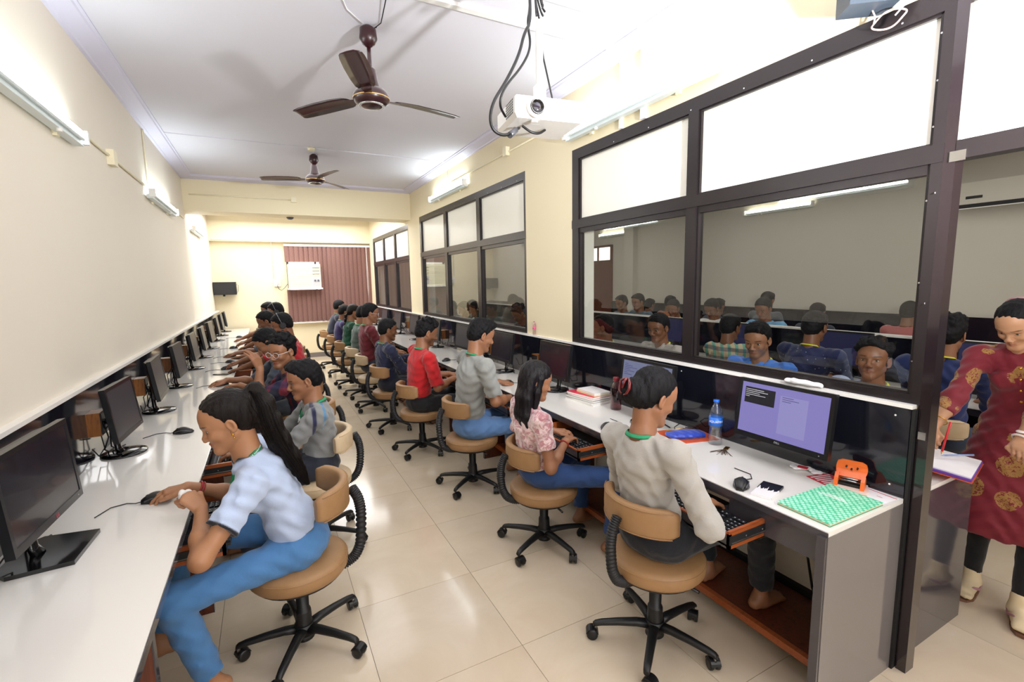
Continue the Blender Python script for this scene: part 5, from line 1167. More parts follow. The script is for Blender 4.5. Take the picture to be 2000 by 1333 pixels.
def pat_feather():
    N = NT('feather_case'); v = N.coords(scale=(10, 60, 10)); sx = N.n('ShaderNodeSeparateXYZ'); v2 = N.coords(); N.l(v2, sx.inputs[0])
    n = N.noise(v, 1.1, 3, .6); e = N.math('ADD', N.math('MULTIPLY', sx.outputs[0], 5), n); N.l(N.ramp(e, [(.50, '#f2f2f2'), (.53, '#12141c')]), N.b.inputs['Base Color']); N.b.inputs['Roughness'].default_value = .3
pat_feather()
ph = empty('phone', (1.77, 1.152, .7326), .30, 'phone in a black case printed with white feathers', 'phone'); MB().box(-.079, .079, -.039, .039, 0, .009).build('case', 'feather_case', ph, bevel=.003)
def pat_leaf():
    N = NT('green_print'); v = N.coords(scale=(58, 58, 58), rot=(0, 0, .78)); w = N.n('ShaderNodeTexVoronoi'); w.inputs['Scale'].default_value = 1; w.inputs['Randomness'].default_value = .15; N.l(v, w.inputs['Vector'])
    N.l(N.ramp(w.outputs['Distance'], [(.26, '#4fcf9c'), (.36, '#c4f6df'), (.52, '#9eeac8'), (.6, '#4ec596')]), N.b.inputs['Base Color']); N.b.inputs['Roughness'].default_value = .45
pat_leaf(); mat('page_edge', '#d8cfae', .8); mat('book_green', '#2f9a70', .5)
bk = empty('notebook', (1.867, .962, .7326), -.02, 'long notebook with a green and white leaf pattern at the counter end', 'book')
MB().box(-.17, .17, -.098, .098, .0, .0015).build('back_cover', 'book_green', bk); MB().box(-.168, .168, -.096, .097, .0015, .010).build('pages', 'page_edge', bk); MB().box(-.171, .171, -.099, .099, .010, .012).build('front_cover', 'green_print', bk, bevel=.0006, seg=1)
for k in range(3): MB().box(.045 + k * .010, .049 + k * .010, -.035 + k * .01, .075 - k * .012, .012, .0123).build('title_line', 'paper_white', bk)
mat('card_red', '#c9283c', .45); mat('orange_plastic', '#ec6a1c', .3, coat=.2); mat('punch_base', '#f3ded0', .4)
cd = empty('leaflet', (2.10, 1.10, .7326), -.25, 'small red and white printed leaflet under the paper punch', 'paper'); MB().box(-.06, .06, -.045, .05, 0, .0008).build('sheet', 'card_red', cd)
for k in range(5): MB().box(-.05 + .006 * (k % 2), .05 - .012 * (k % 3), .030 - k * .016, .038 - k * .016, .0008, .0010).build('printed_line', 'paper_white', cd)
lf = empty('leaflet', (2.085, .915, .7326), -.1, 'white leaflet with a red stripe beside the green notebook', 'paper'); MB().box(-.05, .07, -.05, .06, 0, .0006).build('sheet', 'paper_white', lf); MB().box(.055, .06, -.05, .06, .0006, .0009).build('stripe', 'card_red', lf); text_mesh('numeral', '1', .03, 'card_red', lf, Matrix.Translation((.02, -.01, .0008)), .0001)
pu = empty('paper_punch', (2.085, 1.005, .7336), -1.25, 'orange two-hole paper punch with its lever raised', 'punch')
MB().prism([(-.062, -.045, 0), (.062, -.045, 0), (.068, -.02, 0), (.055, .055, 0), (-.055, .055, 0), (-.068, -.02, 0)], (0, 0, .010)).build('base_tray', 'punch_base', pu, bevel=.004); MB().prism([(-.064, -.047, -.002), (.064, -.047, -.002), (.057, .057, -.002), (-.057, .057, -.002)], (0, 0, .004)).build('base_rim', 'orange_plastic', pu, bevel=.001)
for q in (-1, 1):
    MB().prism([(q * .052, -.03, .008), (q * .052, .03, .008), (q * .052, .022, .048), (q * .052, .006, .058), (q * .052, -.012, .040)], (q * -.014, 0, 0)).build('bracket', 'orange_plastic', pu, bevel=.002)
MB().box(-.038, .038, -.010, .012, .010, .022).build('die_block', 'black_plastic', pu, bevel=.002)
for z in (.030, .040): MB().cyl((-.04, .004, z), (.04, .004, z), .003, n=10).build('spring_bar', 'chrome', pu)
rings_ = []
for i in range(9):
    u = i / 8; w = .046 + .008 * math.sin(u * PI); z = .045 + u * .062; y = .006 + .030 * u + .012 * math.sin(u * PI)
    if i == 8: w *= .75
    rings_.append([Vector((-w, y - .003, z)), Vector((w, y - .003, z)), Vector((w, y + .003, z + .001)), Vector((-w, y + .003, z + .001))])
lv = MB().rings(rings_, True, False).build('lever', 'orange_plastic', pu, bevel=.0015)
for px_, pz in ((-.018, .082), (0, .074), (.02, .080)): MB().cyl((px_, .028, pz), (px_, .0275 + .0, pz), .003, n=10) if False else MB().cyl((px_, .020, pz), (px_, .034, pz + .001), .0035, n=10).build('rivet_hole', 'black_matte', lv)
pk = empty('wrapper', (2.11, 1.20, .7328), .3, 'crinkled red and white wrapper at the foot of the violet screen', 'wrapper')
F = Field()
for k in range(8): F.ell((rng.uniform(-.02, .02), -.055 + .015 * k, .008), (.017, .014, .007), RZ(rng.uniform(-.6, .6)), .004)
v, q = F.mesh(.0035); np_mesh('foil', v, q, 'paper_white', pk); MB().box(-.014, .014, -.01, .03, .013, .0155).build('label', 'card_red', pk, bevel=.001)
mat('tassel_brown', '#4a3320', .8); ky = empty('key_ring', (2.03, 1.555, .7328), .4, 'key ring with a brown feather tassel beside the water bottle', 'keys')
b = MB()
for k in range(22): a = rng.uniform(-.5, .5); L_ = rng.uniform(.05, .10); b.tube([(0, 0, .003), (-L_ * .5 * math.cos(a), L_ * .5 * math.sin(a), .006), (-L_ * math.cos(a * 1.3), L_ * math.sin(a * 1.3), .001)], .0011, 4)
b.build('tassel', 'tassel_brown', ky); MB().box(.0, .045, -.010, .012, .0, .004).build('key_tag', 'gold', ky, bevel=.001); ring(ky, 'ring', (.0, 0, .003), (0, 0, 1), .008, .0012, 'chrome', 1)
# clear plastic water bottles
def clear_mat(name, col, a=.75, rough=.06):
    N = NT(name); t = N.t; out = [q for q in t.nodes if q.type == 'OUTPUT_MATERIAL'][0]; tr = N.n('ShaderNodeBsdfTransparent'); tr.inputs[0].default_value = (*[c ** .5 for c in lin(col)], 1); mx = N.n('ShaderNodeMixShader')
    gl_ = N.n('ShaderNodeBsdfGlossy'); gl_.inputs['Roughness'].default_value = rough
    lw_ = N.n('ShaderNodeLayerWeight'); lw_.inputs[0].default_value = .35; N.l(N.math('MULTIPLY_ADD', lw_.outputs['Facing'], .55, 1 - a - .17), mx.inputs[0]); N.l(tr.outputs[0], mx.inputs[1]); N.l(gl_.outputs[0], mx.inputs[2]); N.l(mx.outputs[0], out.inputs[0])
clear_mat('clear_plastic', '#e6eef2'); clear_mat('maroon_plastic', '#8a3a48', .8); clear_mat('pink_clear', '#f3dde2')
mat('cap_blue', '#1660c8', .35); mat('label_blue', '#1f6fd8', .35); mat('cap_maroon', '#8a1c2a', .35); mat('label_pink', '#e05a8c', .4); mat('cap_purple', '#a0307c', .4)
def bottle(loc, h, r, shell, cap, lab, label, labelm=None, words=None, face=0, square=False):
    t = empty('water_bottle', loc, face, label, 'bottle')
    prof = [(.2, .0), (r * .92, .0), (r, .02 * h), (r * .97, .10 * h), (r * 1.0, .16 * h), (r * .88, .30 * h), (r * .90, .36 * h), (r, .42 * h), (r, .62 * h), (r * .97, .66 * h), (r * .99, .70 * h), (r * .80, .80 * h), (r * .42, .90 * h), (r * .36, .93 * h), (r * .36, .965 * h)] if not square else [(.2, 0), (r * .95, .0), (r, .03 * h), (r, .62 * h), (r * .93, .70 * h), (r * .60, .80 * h), (r * .48, .84 * h), (r * .48, .90 * h)]
    prof[0] = (.0, 0)
    MB().lathe(prof, (0, 0, 0), (0, 0, 1), 28).build('bottle_body', shell, t)
    MB().lathe([(r * .42, .0), (r * .44, .2), (r * .44, .95), (.0, 1)] if not square else [(r * .55, 0), (r * .55, .9), (0, 1)], (0, 0, h * (.945 if not square else .86)), (0, 0, h), 20).build('bottle_cap', cap, t)
    if labelm:
        MB().lathe([(r * 1.012, .43 * h), (r * 1.012, .62 * h)], (0, 0, 0), (0, 0, 1), 32).build('bottle_label', labelm, t)
        if words:
            tx = text_mesh('lettering', words, .0165, 'paper_white', t, Matrix(), .0003)
            for v in tx.data.vertices: a = v.co.x / r; rr_ = r * 1.02 + v.co.z; v.co = (math.sin(a) * rr_, -math.cos(a) * rr_, .53 * h + v.co.y)
    return t
bottle((2.06, 1.645, .7328), .24, .034, 'clear_plastic', 'cap_blue', 0, 'clear water bottle with blue cap and blue label on the right counter', 'label_blue', 'AQUAFINA', -.75)
bottle((2.055, 2.44, .7328), .225, .036, 'maroon_plastic', 'cap_maroon', 0, 'maroon squarish drink bottle beside the stack of notebooks', None, square=True)
bottle((2.172, 3.73, 1.112), .125, .0145, 'pink_clear', 'cap_purple', 0, 'small bottle with a pink label standing on the white ledge', 'label_pink')
# stack of notebooks
mat('cover_red', '#d3304e', .45); mat('cover_yellow', '#e8d862', .5); mat('cover_white', '#f3efec', .5); mat('cover_black', '#16171b', .35); mat('page_white', '#efece4', .8)
z = .7328
for k, (w, d, h, mc, rot, dx, dy, lb) in enumerate(((.20, .30, .012, 'cover_white', .10, 0, 0, 'white loose-leaf pad at the bottom of the notebook stack'), (.20, .29, .010, 'cover_white', .06, .0, .0, 'thin white notebook second from the bottom of the stack'), (.20, .29, .014, 'cover_black', .12, .0, .0, 'black-covered notebook in the middle of the stack'), (.195, .27, .010, 'cover_white', .10, 0, -.005, 'white notebook right under the red one'), (.19, .27, .015, 'cover_red', .16, 0, -.0, 'red-covered notebook in the stack by the maroon bottle'), (.14, .21, .010, 'cover_yellow', .02, .012, -.03, 'yellow booklet on the red notebook'), (.14, .21, .012, 'cover_white', .0, .015, -.032, 'pale booklet on top of the notebook stack'))):
    t = empty('notebook', (2.04 + dx, 2.72 + dy, z), rot, lb, 'book', 'notebooks stacked on the right counter')
    MB().box(-w / 2 + .002, w / 2 - .002, -d / 2 + .002, d / 2 - .002, .0012, h - .0012).build('pages', 'page_white', t); MB().box(-w / 2, w / 2, -d / 2, d / 2, h - .0012, h).build('front_cover', mc, t); MB().box(-w / 2, w / 2, -d / 2, d / 2, 0, .0012).build('back_cover', mc, t)
    z += h + .0004
fo = empty('folder', (2.03, 1.80, .7328), -.25, 'orange card folder lying under the blue pouch', 'folder'); MB().box(-.13, .13, -.10, .12, 0, .004).build('folder_card', 'board_orange', fo, bevel=.001, seg=1); MB().box(-.126, .126, -.096, .118, .004, .0052).build('folder_flap', 'board_orange', fo)
mat('pouch_blue', '#1f3fae', .35, sheen=.3, bump=(30, .5, .004)); pc = empty('pouch', (2.01, 1.80, .7385), -.35, 'shiny blue zipped pouch on the orange folder', 'pouch')
F = Field(); F.ell((0, 0, .013), (.115, .060, .020), None, .01); F.cap((-.09, -.035, .008), (.09, -.035, .008), .008, .008, .02); F.cap((-.09, .035, .008), (.09, .035, .008), .008, .008, .02)
v, q = F.mesh(.005, (), None, lambda X, Y, Z: .0015 * np.sin(X * 140 + Y * 60)); np_mesh('pouch_body', v, q, 'pouch_blue', pc); MB().tube([(-.1, .02, .028), (0, .03, .034), (.1, .02, .026)], .0022, 6).build('zip', 'gold', pc)
ca = empty('earphones', (2.06, 1.84, .776), 0, 'thin black cable curled on top of the blue pouch', 'cable'); MB().tube([(-.10, -.02, -.03), (-.06, .03, -.005), (0, .05, .0), (.06, .03, -.004), (.075, -.02, -.02), (.03, -.04, -.008), (-.02, -.01, .0)], .0025, 6).build('cable_loop', 'cable_black', ca)
du = empty('duster', (2.156, 1.26, 1.1125), 1.62, 'folded white cloth duster lying on the white ledge under the large pane', 'cloth')
F = Field(); F.cap((-.075, 0, .010), (.075, 0, .010), .010, .012, .01, sq=(A_([0, 1., 0]), 1)); F.cap((-.06, -.006, .012), (.04, .004, .016), .008, .010, .01)
v, q = F.mesh(.004, (), None, lambda X, Y, Z: .0015 * np.sin(X * 90 + Y * 200)); np_mesh('folded_cloth', v, q, 'tissue', du)

# ------------------------------------------------------------------ tube lights, conduits, boxes
N = NT('tube_glow'); _set(N.b, 'Emission Color', (.86, .97, 1, 1)); _set(N.b, 'Emission Strength', 40)
N = NT('tube_glow_warm'); _set(N.b, 'Emission Color', (1, .92, .72, 1)); _set(N.b, 'Emission Strength', 14)
gt = 'wall-mounted tube lights'
mat('reflector_white', '#dfe9ea', .35)
def tube_light(x, s_, y0, y1, z, label, warm=False):
    """batten on the wall with a bare tube above it; s_ points from the wall into the room"""
    t = empty('tube_light', (x, (y0 + y1) / 2, z), 0, label, 'lamp', gt); L = (y1 - y0) / 2
    MB().box(*sorted((s_ * .012, s_ * .055)), -L, L, -.055, -.022).build('batten', 'reflector_white', t, bevel=.003)
    MB().prism([(s_ * .012, -L + .05, -.022), (s_ * .012, -L + .05, -.005), (s_ * .075, -L + .05, -.028), (s_ * .07, -L + .05, -.036)], (0, 2 * L - .1, 0)).build('reflector', 'reflector_white', t)
    MB().cyl((s_ * .058, -L + .03, .006), (s_ * .058, L - .03, .006), .014, n=16).build('glass_tube', 'tube_glow_warm' if warm else 'tube_glow', t)
    for q in (-1, 1): MB().box(*sorted((s_ * .03, s_ * .078)), q * L - .014, q * L + .014, -.045, .026).build('lamp_holder', 'white_plastic', t, bevel=.003); MB().box(*sorted((0, s_ * .02)), q * L * .6 - .015, q * L * .6 + .015, -.07, -.022).build('wall_bracket', 'casing_cream', t)
    MB().cyl((s_ * .05, L * .45, -.07), (s_ * .05, L * .45, -.05), .012, n=12).build('starter', 'white_plastic', t)
tube_light(XL, 1, 2.22, 3.48, 2.44, 'bright tube light at the upper left corner of the picture'); tube_light(XL, 1, 5.3, 6.6, 2.455, 'second tube light along the left wall'); tube_light(XL - .03, 1, 8.4, 9.65, 2.47, 'far tube light of the left wall beyond the cross beam')
tube_light(XR, -1, 5.22, 6.5, 2.76, 'tube light over the middle partition window'); tube_light(XR, -1, 1.80, 3.15, 2.72, 'tube light above the large partition window, near the projector')
tube_light(XW2, -1, 4.2, 5.3, 2.66, 'warm tube light on the far wall of the second room', True); tube_light(XW2, -1, 7.95, 9.15, 2.64, 'farther warm tube light of the second room', True)
def conduit(name, pts, label, m='casing_cream', r=.008, boxes=()):
    t = empty(name, (0, 0, 0), label=label, cat='conduit'); MB().tube(pts, r, 8).build('conduit_pipe', m, t)
    for b_ in boxes: MB().cbox(b_[0], b_[1]).build('junction_box', m, t, bevel=.004)
    return t
conduit('conduit', [(XL + .011, -1, 2.50), (XL + .011, 7.55, 2.50)], 'thin cream cable conduit running along the left wall', boxes=[((XL + .02, 4.22, 2.49), (.04, .09, .10)), ((XL + .016, .9, 2.5), (.03, .07, .07))])
conduit('conduit', [(XL + .008, 5.45, 2.50), (XL + .008, 5.45, 3.02)], 'short upright conduit above the second left tube light')
conduit('conduit', [(XR - .008, 3.3, 2.845), (XR - .008, 5.8, 2.845)], 'conduit on the right wall over the middle window', boxes=[((XR - .02, 4.22, 2.85), (.04, .07, .08))])
conduit('conduit', [(XR - .008, 5.9, 2.80), (XR - .008, 5.9, 3.02)], 'short upright conduit at the middle right tube light')
conduit('conduit', [(XL, YB - .17, 2.53), (.19, YB - .17, 2.53), (.19, YB - .012, 2.49), (.19, YB - .012, 1.75)], 'conduit dropping down the far wall to the switch box', m='casing_white', r=.010)
conduit('conduit', [(-.8, 7.69, 2.83), (.45, 7.69, 2.83)], 'thin conduit along the face of the cross beam', boxes=[((.47, 7.685, 2.83), (.07, .03, .07))])
cg = empty('cable_casing', (0, 0, 0), label='white cable casing across the ceiling and down the right wall', cat='casing')
MB().box(.2, XR - .02, 2.49, 2.53, ZC - .022, ZC - .001).build('casing_run', 'casing_white', cg, bevel=.002); MB().box(.2, XR - .02, 2.24, 2.26, ZC - .014, ZC - .001).build('casing_run', 'casing_white', cg, bevel=.002); MB().box(XR - .022, XR - .001, 2.33, 2.37, 2.6, ZC - .03).build('casing_drop', 'casing_white', cg, bevel=.002); MB().box(XR - .018, XR - .001, 2.55, 2.575, 2.6, ZC - .03).build('casing_drop', 'casing_white', cg, bevel=.002)
# ------------------------------------------------------------------ ceiling fans
mat('fan_brown', '#2e0f14', .3, coat=.12, var=(3, .1)); mat('fan_gold', '#c6a06a', .25, metal=.9); mat('fan_paint', '#e8e4e0', .6)
def fan(x, y, zh, angs, label, R_=.53):
    t = empty('ceiling_fan', (x, y, ZC), 0, label, 'fan', 'brown ceiling fans of the near bay'); d = ZC - zh
    MB().lathe([(.018, 0), (.045, .02), (.05, .07), (.035, .10), (.014, .115)], (0, 0, -.005), (0, 0, -1.005), 24).build('canopy', 'fan_brown', t)
    MB().cyl((0, 0, -.10), (0, 0, -d + .10), .0125, n=14).build('down_rod', 'fan_brown', t)
    MB().lathe([(.016, -.17), (.034, -.15), (.040, -.10), (.05, -.06), (.052, -.045)][::-1], (0, 0, -d), (0, 0, -d - 1), 24).build('lower_canopy', 'fan_brown', t)
    MB().lathe([(.03, -.05), (.075, -.045), (.098, -.02), (.103, .0), (.098, .022), (.085, .034), (.05, .05), (.02, .055), (.0, .056)], (0, 0, -d), (0, 0, -d - 1), 36).build('motor_housing', 'fan_brown', t)
    MB().lathe([(.1035, .003), (.1035, .010)], (0, 0, -d), (0, 0, -d - 1), 36).build('gold_band', 'fan_gold', t); MB().lathe([(.070, .040), (.074, .042), (.070, .046)], (0, 0, -d), (0, 0, -d - 1), 36).build('chrome_ring', 'chrome', t)
    for a in angs:
        a = math.radians(a); Mx = Matrix.Rotation(a, 4, 'Z') @ Matrix.Translation((0, 0, -d)) @ Matrix.Rotation(math.radians(11), 4, 'X')
        rg = []
        for r, w, zz in ((.14, .042, .002), (.17, .055, .004), (.25, .062, .006), (.38, .064, .003), (.48, .060, -.002), (.52, .054, -.005), (.535, .045, -.006)):
            r_ = r / .535 * R_; rg.append([Mx @ Vector((r_, -w, zz)), Mx @ Vector((r_, -w * .3, zz + .006)), Mx @ Vector((r_, w * .4, zz + .007)), Mx @ Vector((r_, w, zz - .002)), Mx @ Vector((r_, w * .4, zz + .004)), Mx @ Vector((r_, -w * .3, zz + .003))])
        bl = MB().rings(rg, True, True).build('blade', 'fan_brown', t)
        MB().prism([Mx @ Vector(p) for p in ((.085, -.018, -.006), (.17, -.030, -.003), (.17, .030, -.003), (.085, .018, -.006))], (0, 0, .004)).build('blade_iron', 'fan_brown', bl)
    MB().tube([(.0, 0, -.005), (.03, -.02, -.02), (.05, .0, -.005)], .0025, 6).build('lead_wire', 'cable_black', t)
    return t
fan(.63, 2.92, 2.675, (9, 129, 249), 'brown three-blade ceiling fan near the projector', .57); fan(.60, 5.92, 2.79, (45, 165, 285), 'brown three-blade ceiling fan just before the cross beam', .57)
lb_ = empty('ceiling_wire', (0, 0, 0), label='pair of thin loose wires hanging beside the near fan canopy', cat='wire'); MB().tube([(.66, 2.88, ZC - .03), (.69, 2.85, ZC - .01), (.66, 2.6, ZC - .02), (.62, 2.45, ZC - .004)], .003, 6).build('wire', 'cable_black', lb_); MB().tube([(.60, 2.90, ZC - .01), (.50, 2.80, ZC - .006), (.44, 2.65, ZC - .006), (.46, 2.5, ZC - .006), (.42, 2.35, ZC - .006)], .003, 6).build('wire', 'casing_white', lb_)
jb = empty('junction_box', (.555, 5.67, ZC), 0, 'cream round junction box by the far fan canopy', 'junction box'); MB().cyl((0, 0, -.03), (0, 0, 0), .035, .04, 20).build('box_cover', 'casing_cream', jb)
dtc = empty('smoke_detector', (.42, 8.0, 2.62), 0, 'small dark dome under the cross beam', 'detector'); MB().lathe([(.0, -.035), (.03, -.03), (.05, -.012), (.052, -.0)], (0, 0, 0), (0, 0, 1), 24).build('dome', 'grey_plastic', dtc)
# ------------------------------------------------------------------ projector on its pole
mat('projector_white', '#eeece8', .35); mat('vent_dark', '#3b3a3a', .6); mat('lens_glass', '#201a28', .05, coat=1); mat('pale_grey', '#b9b6b6', .5)  # last one is a plain pale grey for markings and small panels
pj_ = empty('projector', (1.125, 1.86, 2.315), math.radians(-9), 'white ceiling projector with a round lens hanging on a pole', 'projector')
w, d, h = .315, .24, .085
b = MB(); b.prism([(-w / 2, -d / 2, -h / 2 + .018), (-w / 2 + .012, -d / 2 + .008, -h / 2), (w / 2 - .012, -d / 2 + .008, -h / 2), (w / 2, -d / 2, -h / 2 + .018), (w / 2, -d / 2, h / 2 - .008), (w / 2 - .008, -d / 2, h / 2), (-w / 2 + .008, -d / 2, h / 2), (-w / 2, -d / 2, h / 2 - .008)], (0, d, 0)); b.build('case', 'projector_white', pj_, bevel=.004)
MB().lathe([(.040, 0), (.043, .4), (.040, 1), (.030, 1)], (-.065, -d / 2 + .002, .0), (-.065, -d / 2 - .014, .0), 32).build('lens_rim', 'projector_white', pj_)
ln = MB().lathe([(.031, 0), (.031, .7), (.026, 1), (.024, .7), (.0, .6)], (-.065, -d / 2 - .004, 0), (-.065, -d / 2 - .02, 0), 32).build('lens_barrel', 'black_gloss', pj_)
MB().ell((-.065, -d / 2 - .010, 0), (.021, .007, .021), 20, 10).build('lens', 'lens_glass', ln); ring(ln, 'lens_ring', (-.065, -d / 2 - .0185, 0), (0, 1, 0), .0275, .0012, 'chrome', 1)
MB().box(-.132, -.117, -d / 2 - .001, -d / 2 + .002, -.005, .022).build('sensor_window', 'pale_grey', pj_)
gr_ = MB()
for r in range(6):
    for c in range(6): gr_.box(-w / 2 - .0008, -w / 2 + .002, -d / 2 + .025 + c * .016, -d / 2 + .025 + c * .016 + .0095, -.022 + r * .0102, -.022 + r * .0102 + .007)
o = gr_.build('vent_grille', 'vent_dark', pj_); o['kind'] = 'stuff'
for k in range(9): MB().box(-.1 + k * .024, -.1 + k * .024 + .016, -d / 2 - .0006, -d / 2 + .002, -.0 + .02, .028) if False else None
MB().lathe([(.016, 0), (.014, 1)], (-.065, -d / 2 + .025, -h / 2 - .010), (-.065, -d / 2 + .025, -h / 2 + .002), 16).build('front_foot', 'projector_white', pj_); MB().box(-.09, -.02, -.045, -.041, -h / 2 - .0004, -h / 2 + .001).build('underside_marking', 'pale_grey', pj_)
MB().cyl((0, 0, .075), (0, 0, ZC - 2.315), .0155, n=18).build('pole', 'white_plastic', pj_); MB().box(-.022, .022, -.02, .02, .052, .135).build('clevis', 'white_plastic', pj_, bevel=.003); MB().box(-.10, .10, -.012, .012, h / 2, h / 2 + .012).build('mount_arm', 'white_plastic', pj_, bevel=.002); MB().box(-.012, .012, -.09, .09, h / 2, h / 2 + .012).build('mount_arm', 'white_plastic', pj_, bevel=.002); MB().box(-.03, .03, -.03, .03, h / 2 + .01, h / 2 + .022).build('mount_plate', 'white_plastic', pj_, bevel=.002); MB().lathe([(.05, 0), (.05, .6), (.03, 1)], (0, 0, ZC - 2.315 - .001), (0, 0, ZC - 2.315 - .02), 24).build('ceiling_plate', 'white_plastic', pj_)
for i, (pts, r, lb) in enumerate((([(1.07, 1.83, ZC - .01), (1.04, 1.80, 2.85), (1.028, 1.76, 2.64), (.99, 1.75, 2.59), (.965, 1.75, 2.50), (.90, 1.75, 2.385), (.846, 1.75, 2.31), (.828, 1.75, 2.24), (.845, 1.75, 2.195), (.905, 1.76, 2.188), (.955, 1.78, 2.225), (1.02, 1.86, 2.262)], .0062, 'thick black cable looping low to the left of the projector'), ([(1.09, 1.84, ZC - .01), (1.035, 1.78, 2.7), (1.02, 1.78, 2.645), (1.04, 1.78, 2.56), (.995, 1.78, 2.475), (.915, 1.79, 2.385), (.895, 1.80, 2.32), (.955, 1.86, 2.30)], .005, 'black cable bending round the left side of the projector'), ([(1.145, 1.87, ZC - .01), (1.13, 1.86, 2.62), (1.16, 1.85, 2.49), (1.20, 1.86, 2.37)], .004, 'straight black cable at the right of the projector pole'), ([(1.03, 1.85, 2.27), (1.065, 1.84, 2.245), (1.106, 1.84, 2.243), (1.15, 1.86, 2.27)], .0055, 'short black cable sagging under the projector'))):
    P = [Vector(p) for p in pts]
    for _ in range(3): 
        Q = [P[0]]
        for a, b2 in zip(P, P[1:]): Q += [a.lerp(b2, .25), a.lerp(b2, .75)]
        P = Q + [P[-1]]
    t = empty('projector_cable', (0, 0, 0), label=lb, cat='cable', group='cables hanging round the projector'); MB().tube(P, r, 8).build('cable', 'cable_black', t)
    if i == 0: MB().cyl((.925, 1.767, 2.196), (.965, 1.79, 2.228), .0125, n=14).build('ferrite_core', 'grey_plastic', t)
bn = MB()
for k in range(5): bn.tube([(1.085 + .02 * math.cos(t + k), 1.80 + .02 * math.sin(t * 1.3), 2.95 - .075 * t + .02 * math.sin(3 * t + k)) for t in np.linspace(0, 3.4, 24)], .0045, 6)
t = empty('projector_cable', (0, 0, 0), label='bundle of black cables tied along the upper projector pole', cat='cable', group='cables hanging round the projector'); bn.build('cable_bundle', 'cable_black', t)
# ------------------------------------------------------------------ wall speaker over the large window
mat('speaker_slate', '#39434f', .45); mat('cone_grey', '#39465a', .5); mat('wire_peach', '#e8c4b8', .5)
sp = empty('wall_speaker', (2.10, 1.075, 2.665), math.radians(-38), 'slate grey wall loudspeaker at the top edge of the picture', 'speaker'); MB().box(-.085, .085, -.055, .055, -.06, .10).build('speaker_cabinet', 'speaker_slate', sp, bevel=.012); MB().lathe([(.042, 0), (.046, .3), (.040, 1), (.02, .2), (0, .4)], (0, -.054, .0), (0, -.062, .0), 28).build('speaker_cone', 'cone_grey', sp); MB().box(-.02, .02, .05, .09, -.02, .03).build('wall_bracket', 'chrome', sp)
sw_ = empty('speaker_wire', (0, 0, 0), label='loops of peach-coloured wire under the wall speaker', cat='wire')
MB().tube([(2.14 + .008 * math.sin(t * 3), 1.02 + .055 * math.cos(t), 2.555 + .028 * math.sin(t)) for t in np.linspace(0, 11.5, 70)], .0032, 6).build('wire_loops', 'wire_peach', sw_); MB().tube([(2.12, 1.07, 2.61), (2.14, 1.066, 2.585), (2.14, 1.07, 2.56)], .003, 6).build('wire', 'wire_peach', sw_); MB().tube([(2.14, 1.0, 2.56), (2.16, .95, 2.62), (2.18, .93, 2.66)], .003, 6).build('wire', 'casing_white', sw_)
# ------------------------------------------------------------------ far wall: blinds, window air conditioner, loudspeaker, switch box
N = NT('blind_brown'); v = N.coords(scale=(1, 1, 3)); f = N.noise(v, 30, 3); N.l(N.ramp(f, [(.3, '#7d5c54'), (.7, '#967068')]), N.b.inputs['Base Color']); N.b.inputs['Roughness'].default_value = .8
tl = N.n('ShaderNodeBsdfTranslucent'); tl.inputs[0].default_value = (*lin('#c0907f'), 1); mx = N.n('ShaderNodeMixShader'); mx.inputs[0].default_value = .18; out = [q for q in N.t.nodes if q.type == 'OUTPUT_MATERIAL'][0]; N.l(N.b.outputs[0], mx.inputs[1]); N.l(tl.outputs[0], mx.inputs[2]); N.l(mx.outputs[0], out.inputs[0])
vb = empty('vertical_blind', (0, YB - .10, 0), 0, 'brown vertical slat blinds over the window of the far wall', 'blind')
sl = {}
def slat(x, z0, z1, rot):
    key = (round(z0, 3), round(z1, 3))
    if key not in sl:
        pts = [(-.054, .004), (-.027, -.001), (0, -.003), (.027, -.001), (.054, .004), (.054, .0048), (.027, 0), (0, -.002), (-.027, 0), (-.054, .0048)]
        sl[key] = o = MB().prism([(p[0], p[1], z0) for p in pts], (0, 0, z1 - z0)).build('slat', 'blind_brown', vb); o.location = (x, 0, 0)
    else: o = dup(sl[key], vb, (x, 0, 0))
    o.rotation_euler = (0, 0, rot)
for k in range(7): slat(.475 + k * .095, 2.09, 2.42, .25 + rng.uniform(-.12, .12)); slat(.475 + k * .095, .81, 1.50, .30 + rng.uniform(-.1, .1))
for k in range(12): slat(1.14 + k * .091, .80, 2.42, .28 + rng.uniform(-.14, .14))
MB().box(.42, 2.18, -.022, .022, 2.42, 2.46).build('head_rail', 'casing_white', vb, bevel=.003)
b = MB()
for k in range(18): b.tube([(.45 + k * .097, -.005, .815), (.498 + k * .097, -.012, .800), (.547 + k * .097, -.005, .815)], .0025, 5)
b.build('bottom_chain', 'casing_white', vb); MB().tube([(2.10, -.05, 2.42), (2.11, -.05, 1.5), (2.10, -.05, 1.2), (2.085, -.05, 1.5), (2.09, -.05, 2.42)], .003, 6).build('pull_cord', 'casing_white', vb)
ac = empty('window_air_conditioner', (.775, YB - .12, 1.79), 0, 'cream window air conditioner set between the brown blinds', 'air conditioner')
mat('ac_cream', '#ece4c2', .4); MB().box(-.318, .318, -.16, .10, -.25, .25).build('housing', 'ac_cream', ac, bevel=.01)
for k in range(11): MB().box(-.30, .13, -.166, -.158, -.21 + k * .040, -.21 + k * .040 + .030).build('grille_slat', 'ac_cream', ac, bevel=.002, seg=1)
for k in range(7): MB().box(.155, .30, -.168, -.15, .0 + k * .033, .008 + k * .033).build('louvre', 'frame_brown' if k % 2 else 'ac_cream', ac)
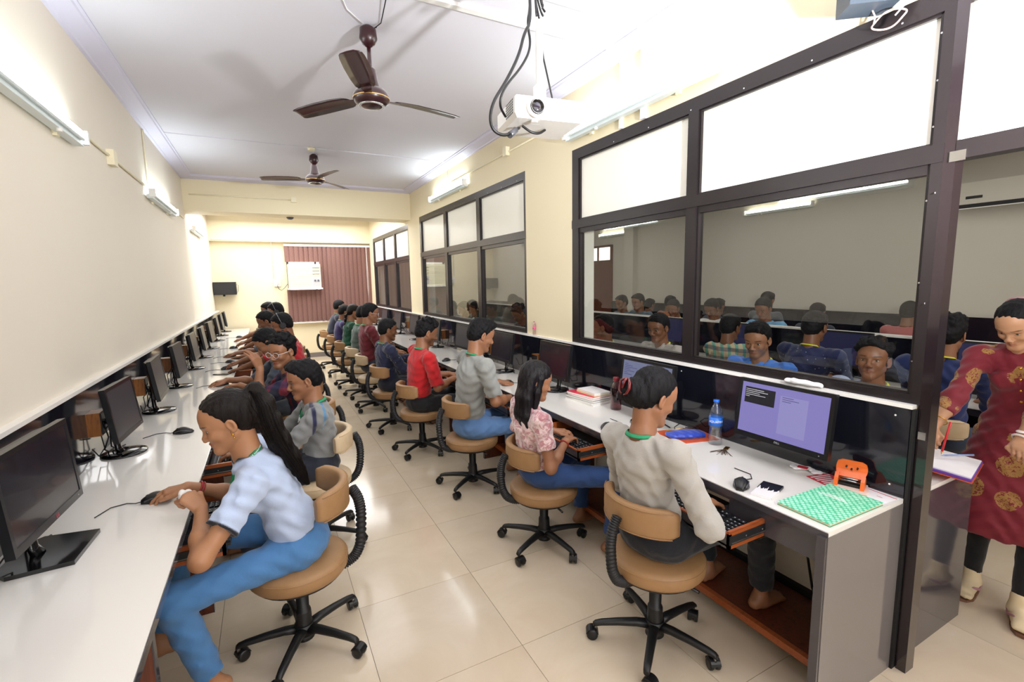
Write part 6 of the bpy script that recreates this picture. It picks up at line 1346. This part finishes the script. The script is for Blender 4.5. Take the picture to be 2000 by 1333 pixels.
MB().box(.155, .30, -.164, -.155, -.22, -.03).build('control_panel', 'pale_grey', ac, bevel=.004); MB().cyl((.2, -.164, -.1), (.2, -.178, -.1), .02, n=16).build('knob', 'grey_plastic', ac); MB().cyl((.262, -.164, -.1), (.262, -.178, -.1), .02, n=16).build('knob', 'grey_plastic', ac)
MB().box(-.34, .34, -.20, .10, -.285, -.255).build('shelf_board', 'ledge_white', ac, bevel=.003)
ls = empty('wall_loudspeaker', (-.70, YB - .16, 1.56), 0, 'black box loudspeaker on the far wall in the left corner', 'speaker'); MB().box(-.195, .195, -.13, .12, -.125, .125).build('speaker_box', 'black_matte', ls, bevel=.006); MB().box(-.185, .185, -.134, -.129, -.115, .115).build('speaker_cloth', 'black_plastic', ls); MB().box(-.05, -.02, .02, .16, -.16, -.12).build('bracket', 'black_matte', ls); MB().tube([(.19, -.0, .08), (.23, .05, .06), (.22, .05, -.06), (.19, .02, -.1)], .003, 6).build('speaker_lead', 'cable_black', ls)
sb = empty('switch_box', (.245, YB - .03, 1.66), 0, 'white switch box with a looped cable beside the air conditioner', 'switch'); MB().box(-.06, .06, -.03, .03, -.08, .06).build('box', 'white_plastic', sb, bevel=.006); MB().box(-.045, .045, -.04, -.03, -.05, .01).build('switch_plate', 'pale_grey', sb, bevel=.002); MB().cyl((-.02, -.04, -.03), (-.02, -.055, -.03), .018, n=14).build('plug', 'white_plastic', sb); MB().tube([(-.0, -.05, -.06), (.02, -.06, -.13), (.07, -.07, -.165), (.13, -.07, -.12), (.20, -.07, -.03)], .005, 6).build('power_cord', 'cable_black', sb)
# split air conditioner in the second room
s2 = empty('split_air_conditioner', (XW2 - .005, 2.18, 2.40), 0, 'long split air conditioner with a black outlet slot on the second room wall', 'air conditioner'); MB().box(-.19, 0, -.47, .47, -.04, .20).build('housing', 'room_grey', s2, bevel=.02); MB().box(-.196, -.10, -.45, .45, -.075, -.036).build('outlet_slot', 'black_matte', s2); MB().box(-.20, -.12, -.44, .44, -.085, -.078).build('louvre', 'white_plastic', s2); MB().box(-.193, -.185, .12, .26, .02, .05).build('display', 'black_gloss', s2)
# cables on the wall under the right counter
uc = empty('loose_cable', (0, 0, 0), label='black cable hanging from under the right counter near its end panel', cat='cable'); MB().tube([(2.1, 1.02, .69), (2.10, 1.0, .60), (2.08, 1.08, .48), (2.06, 1.14, .38), (2.08, 1.12, .22), (2.1, 1.1, .14)], .0055, 8).build('cable', 'cable_black', uc); MB().tube([(1.70, 1.10, .585), (1.74, 1.16, .53), (1.82, 1.14, .55), (1.86, 1.08, .66), (1.86, 1.07, .70)], .005, 8).build('cable', 'cable_black', uc)
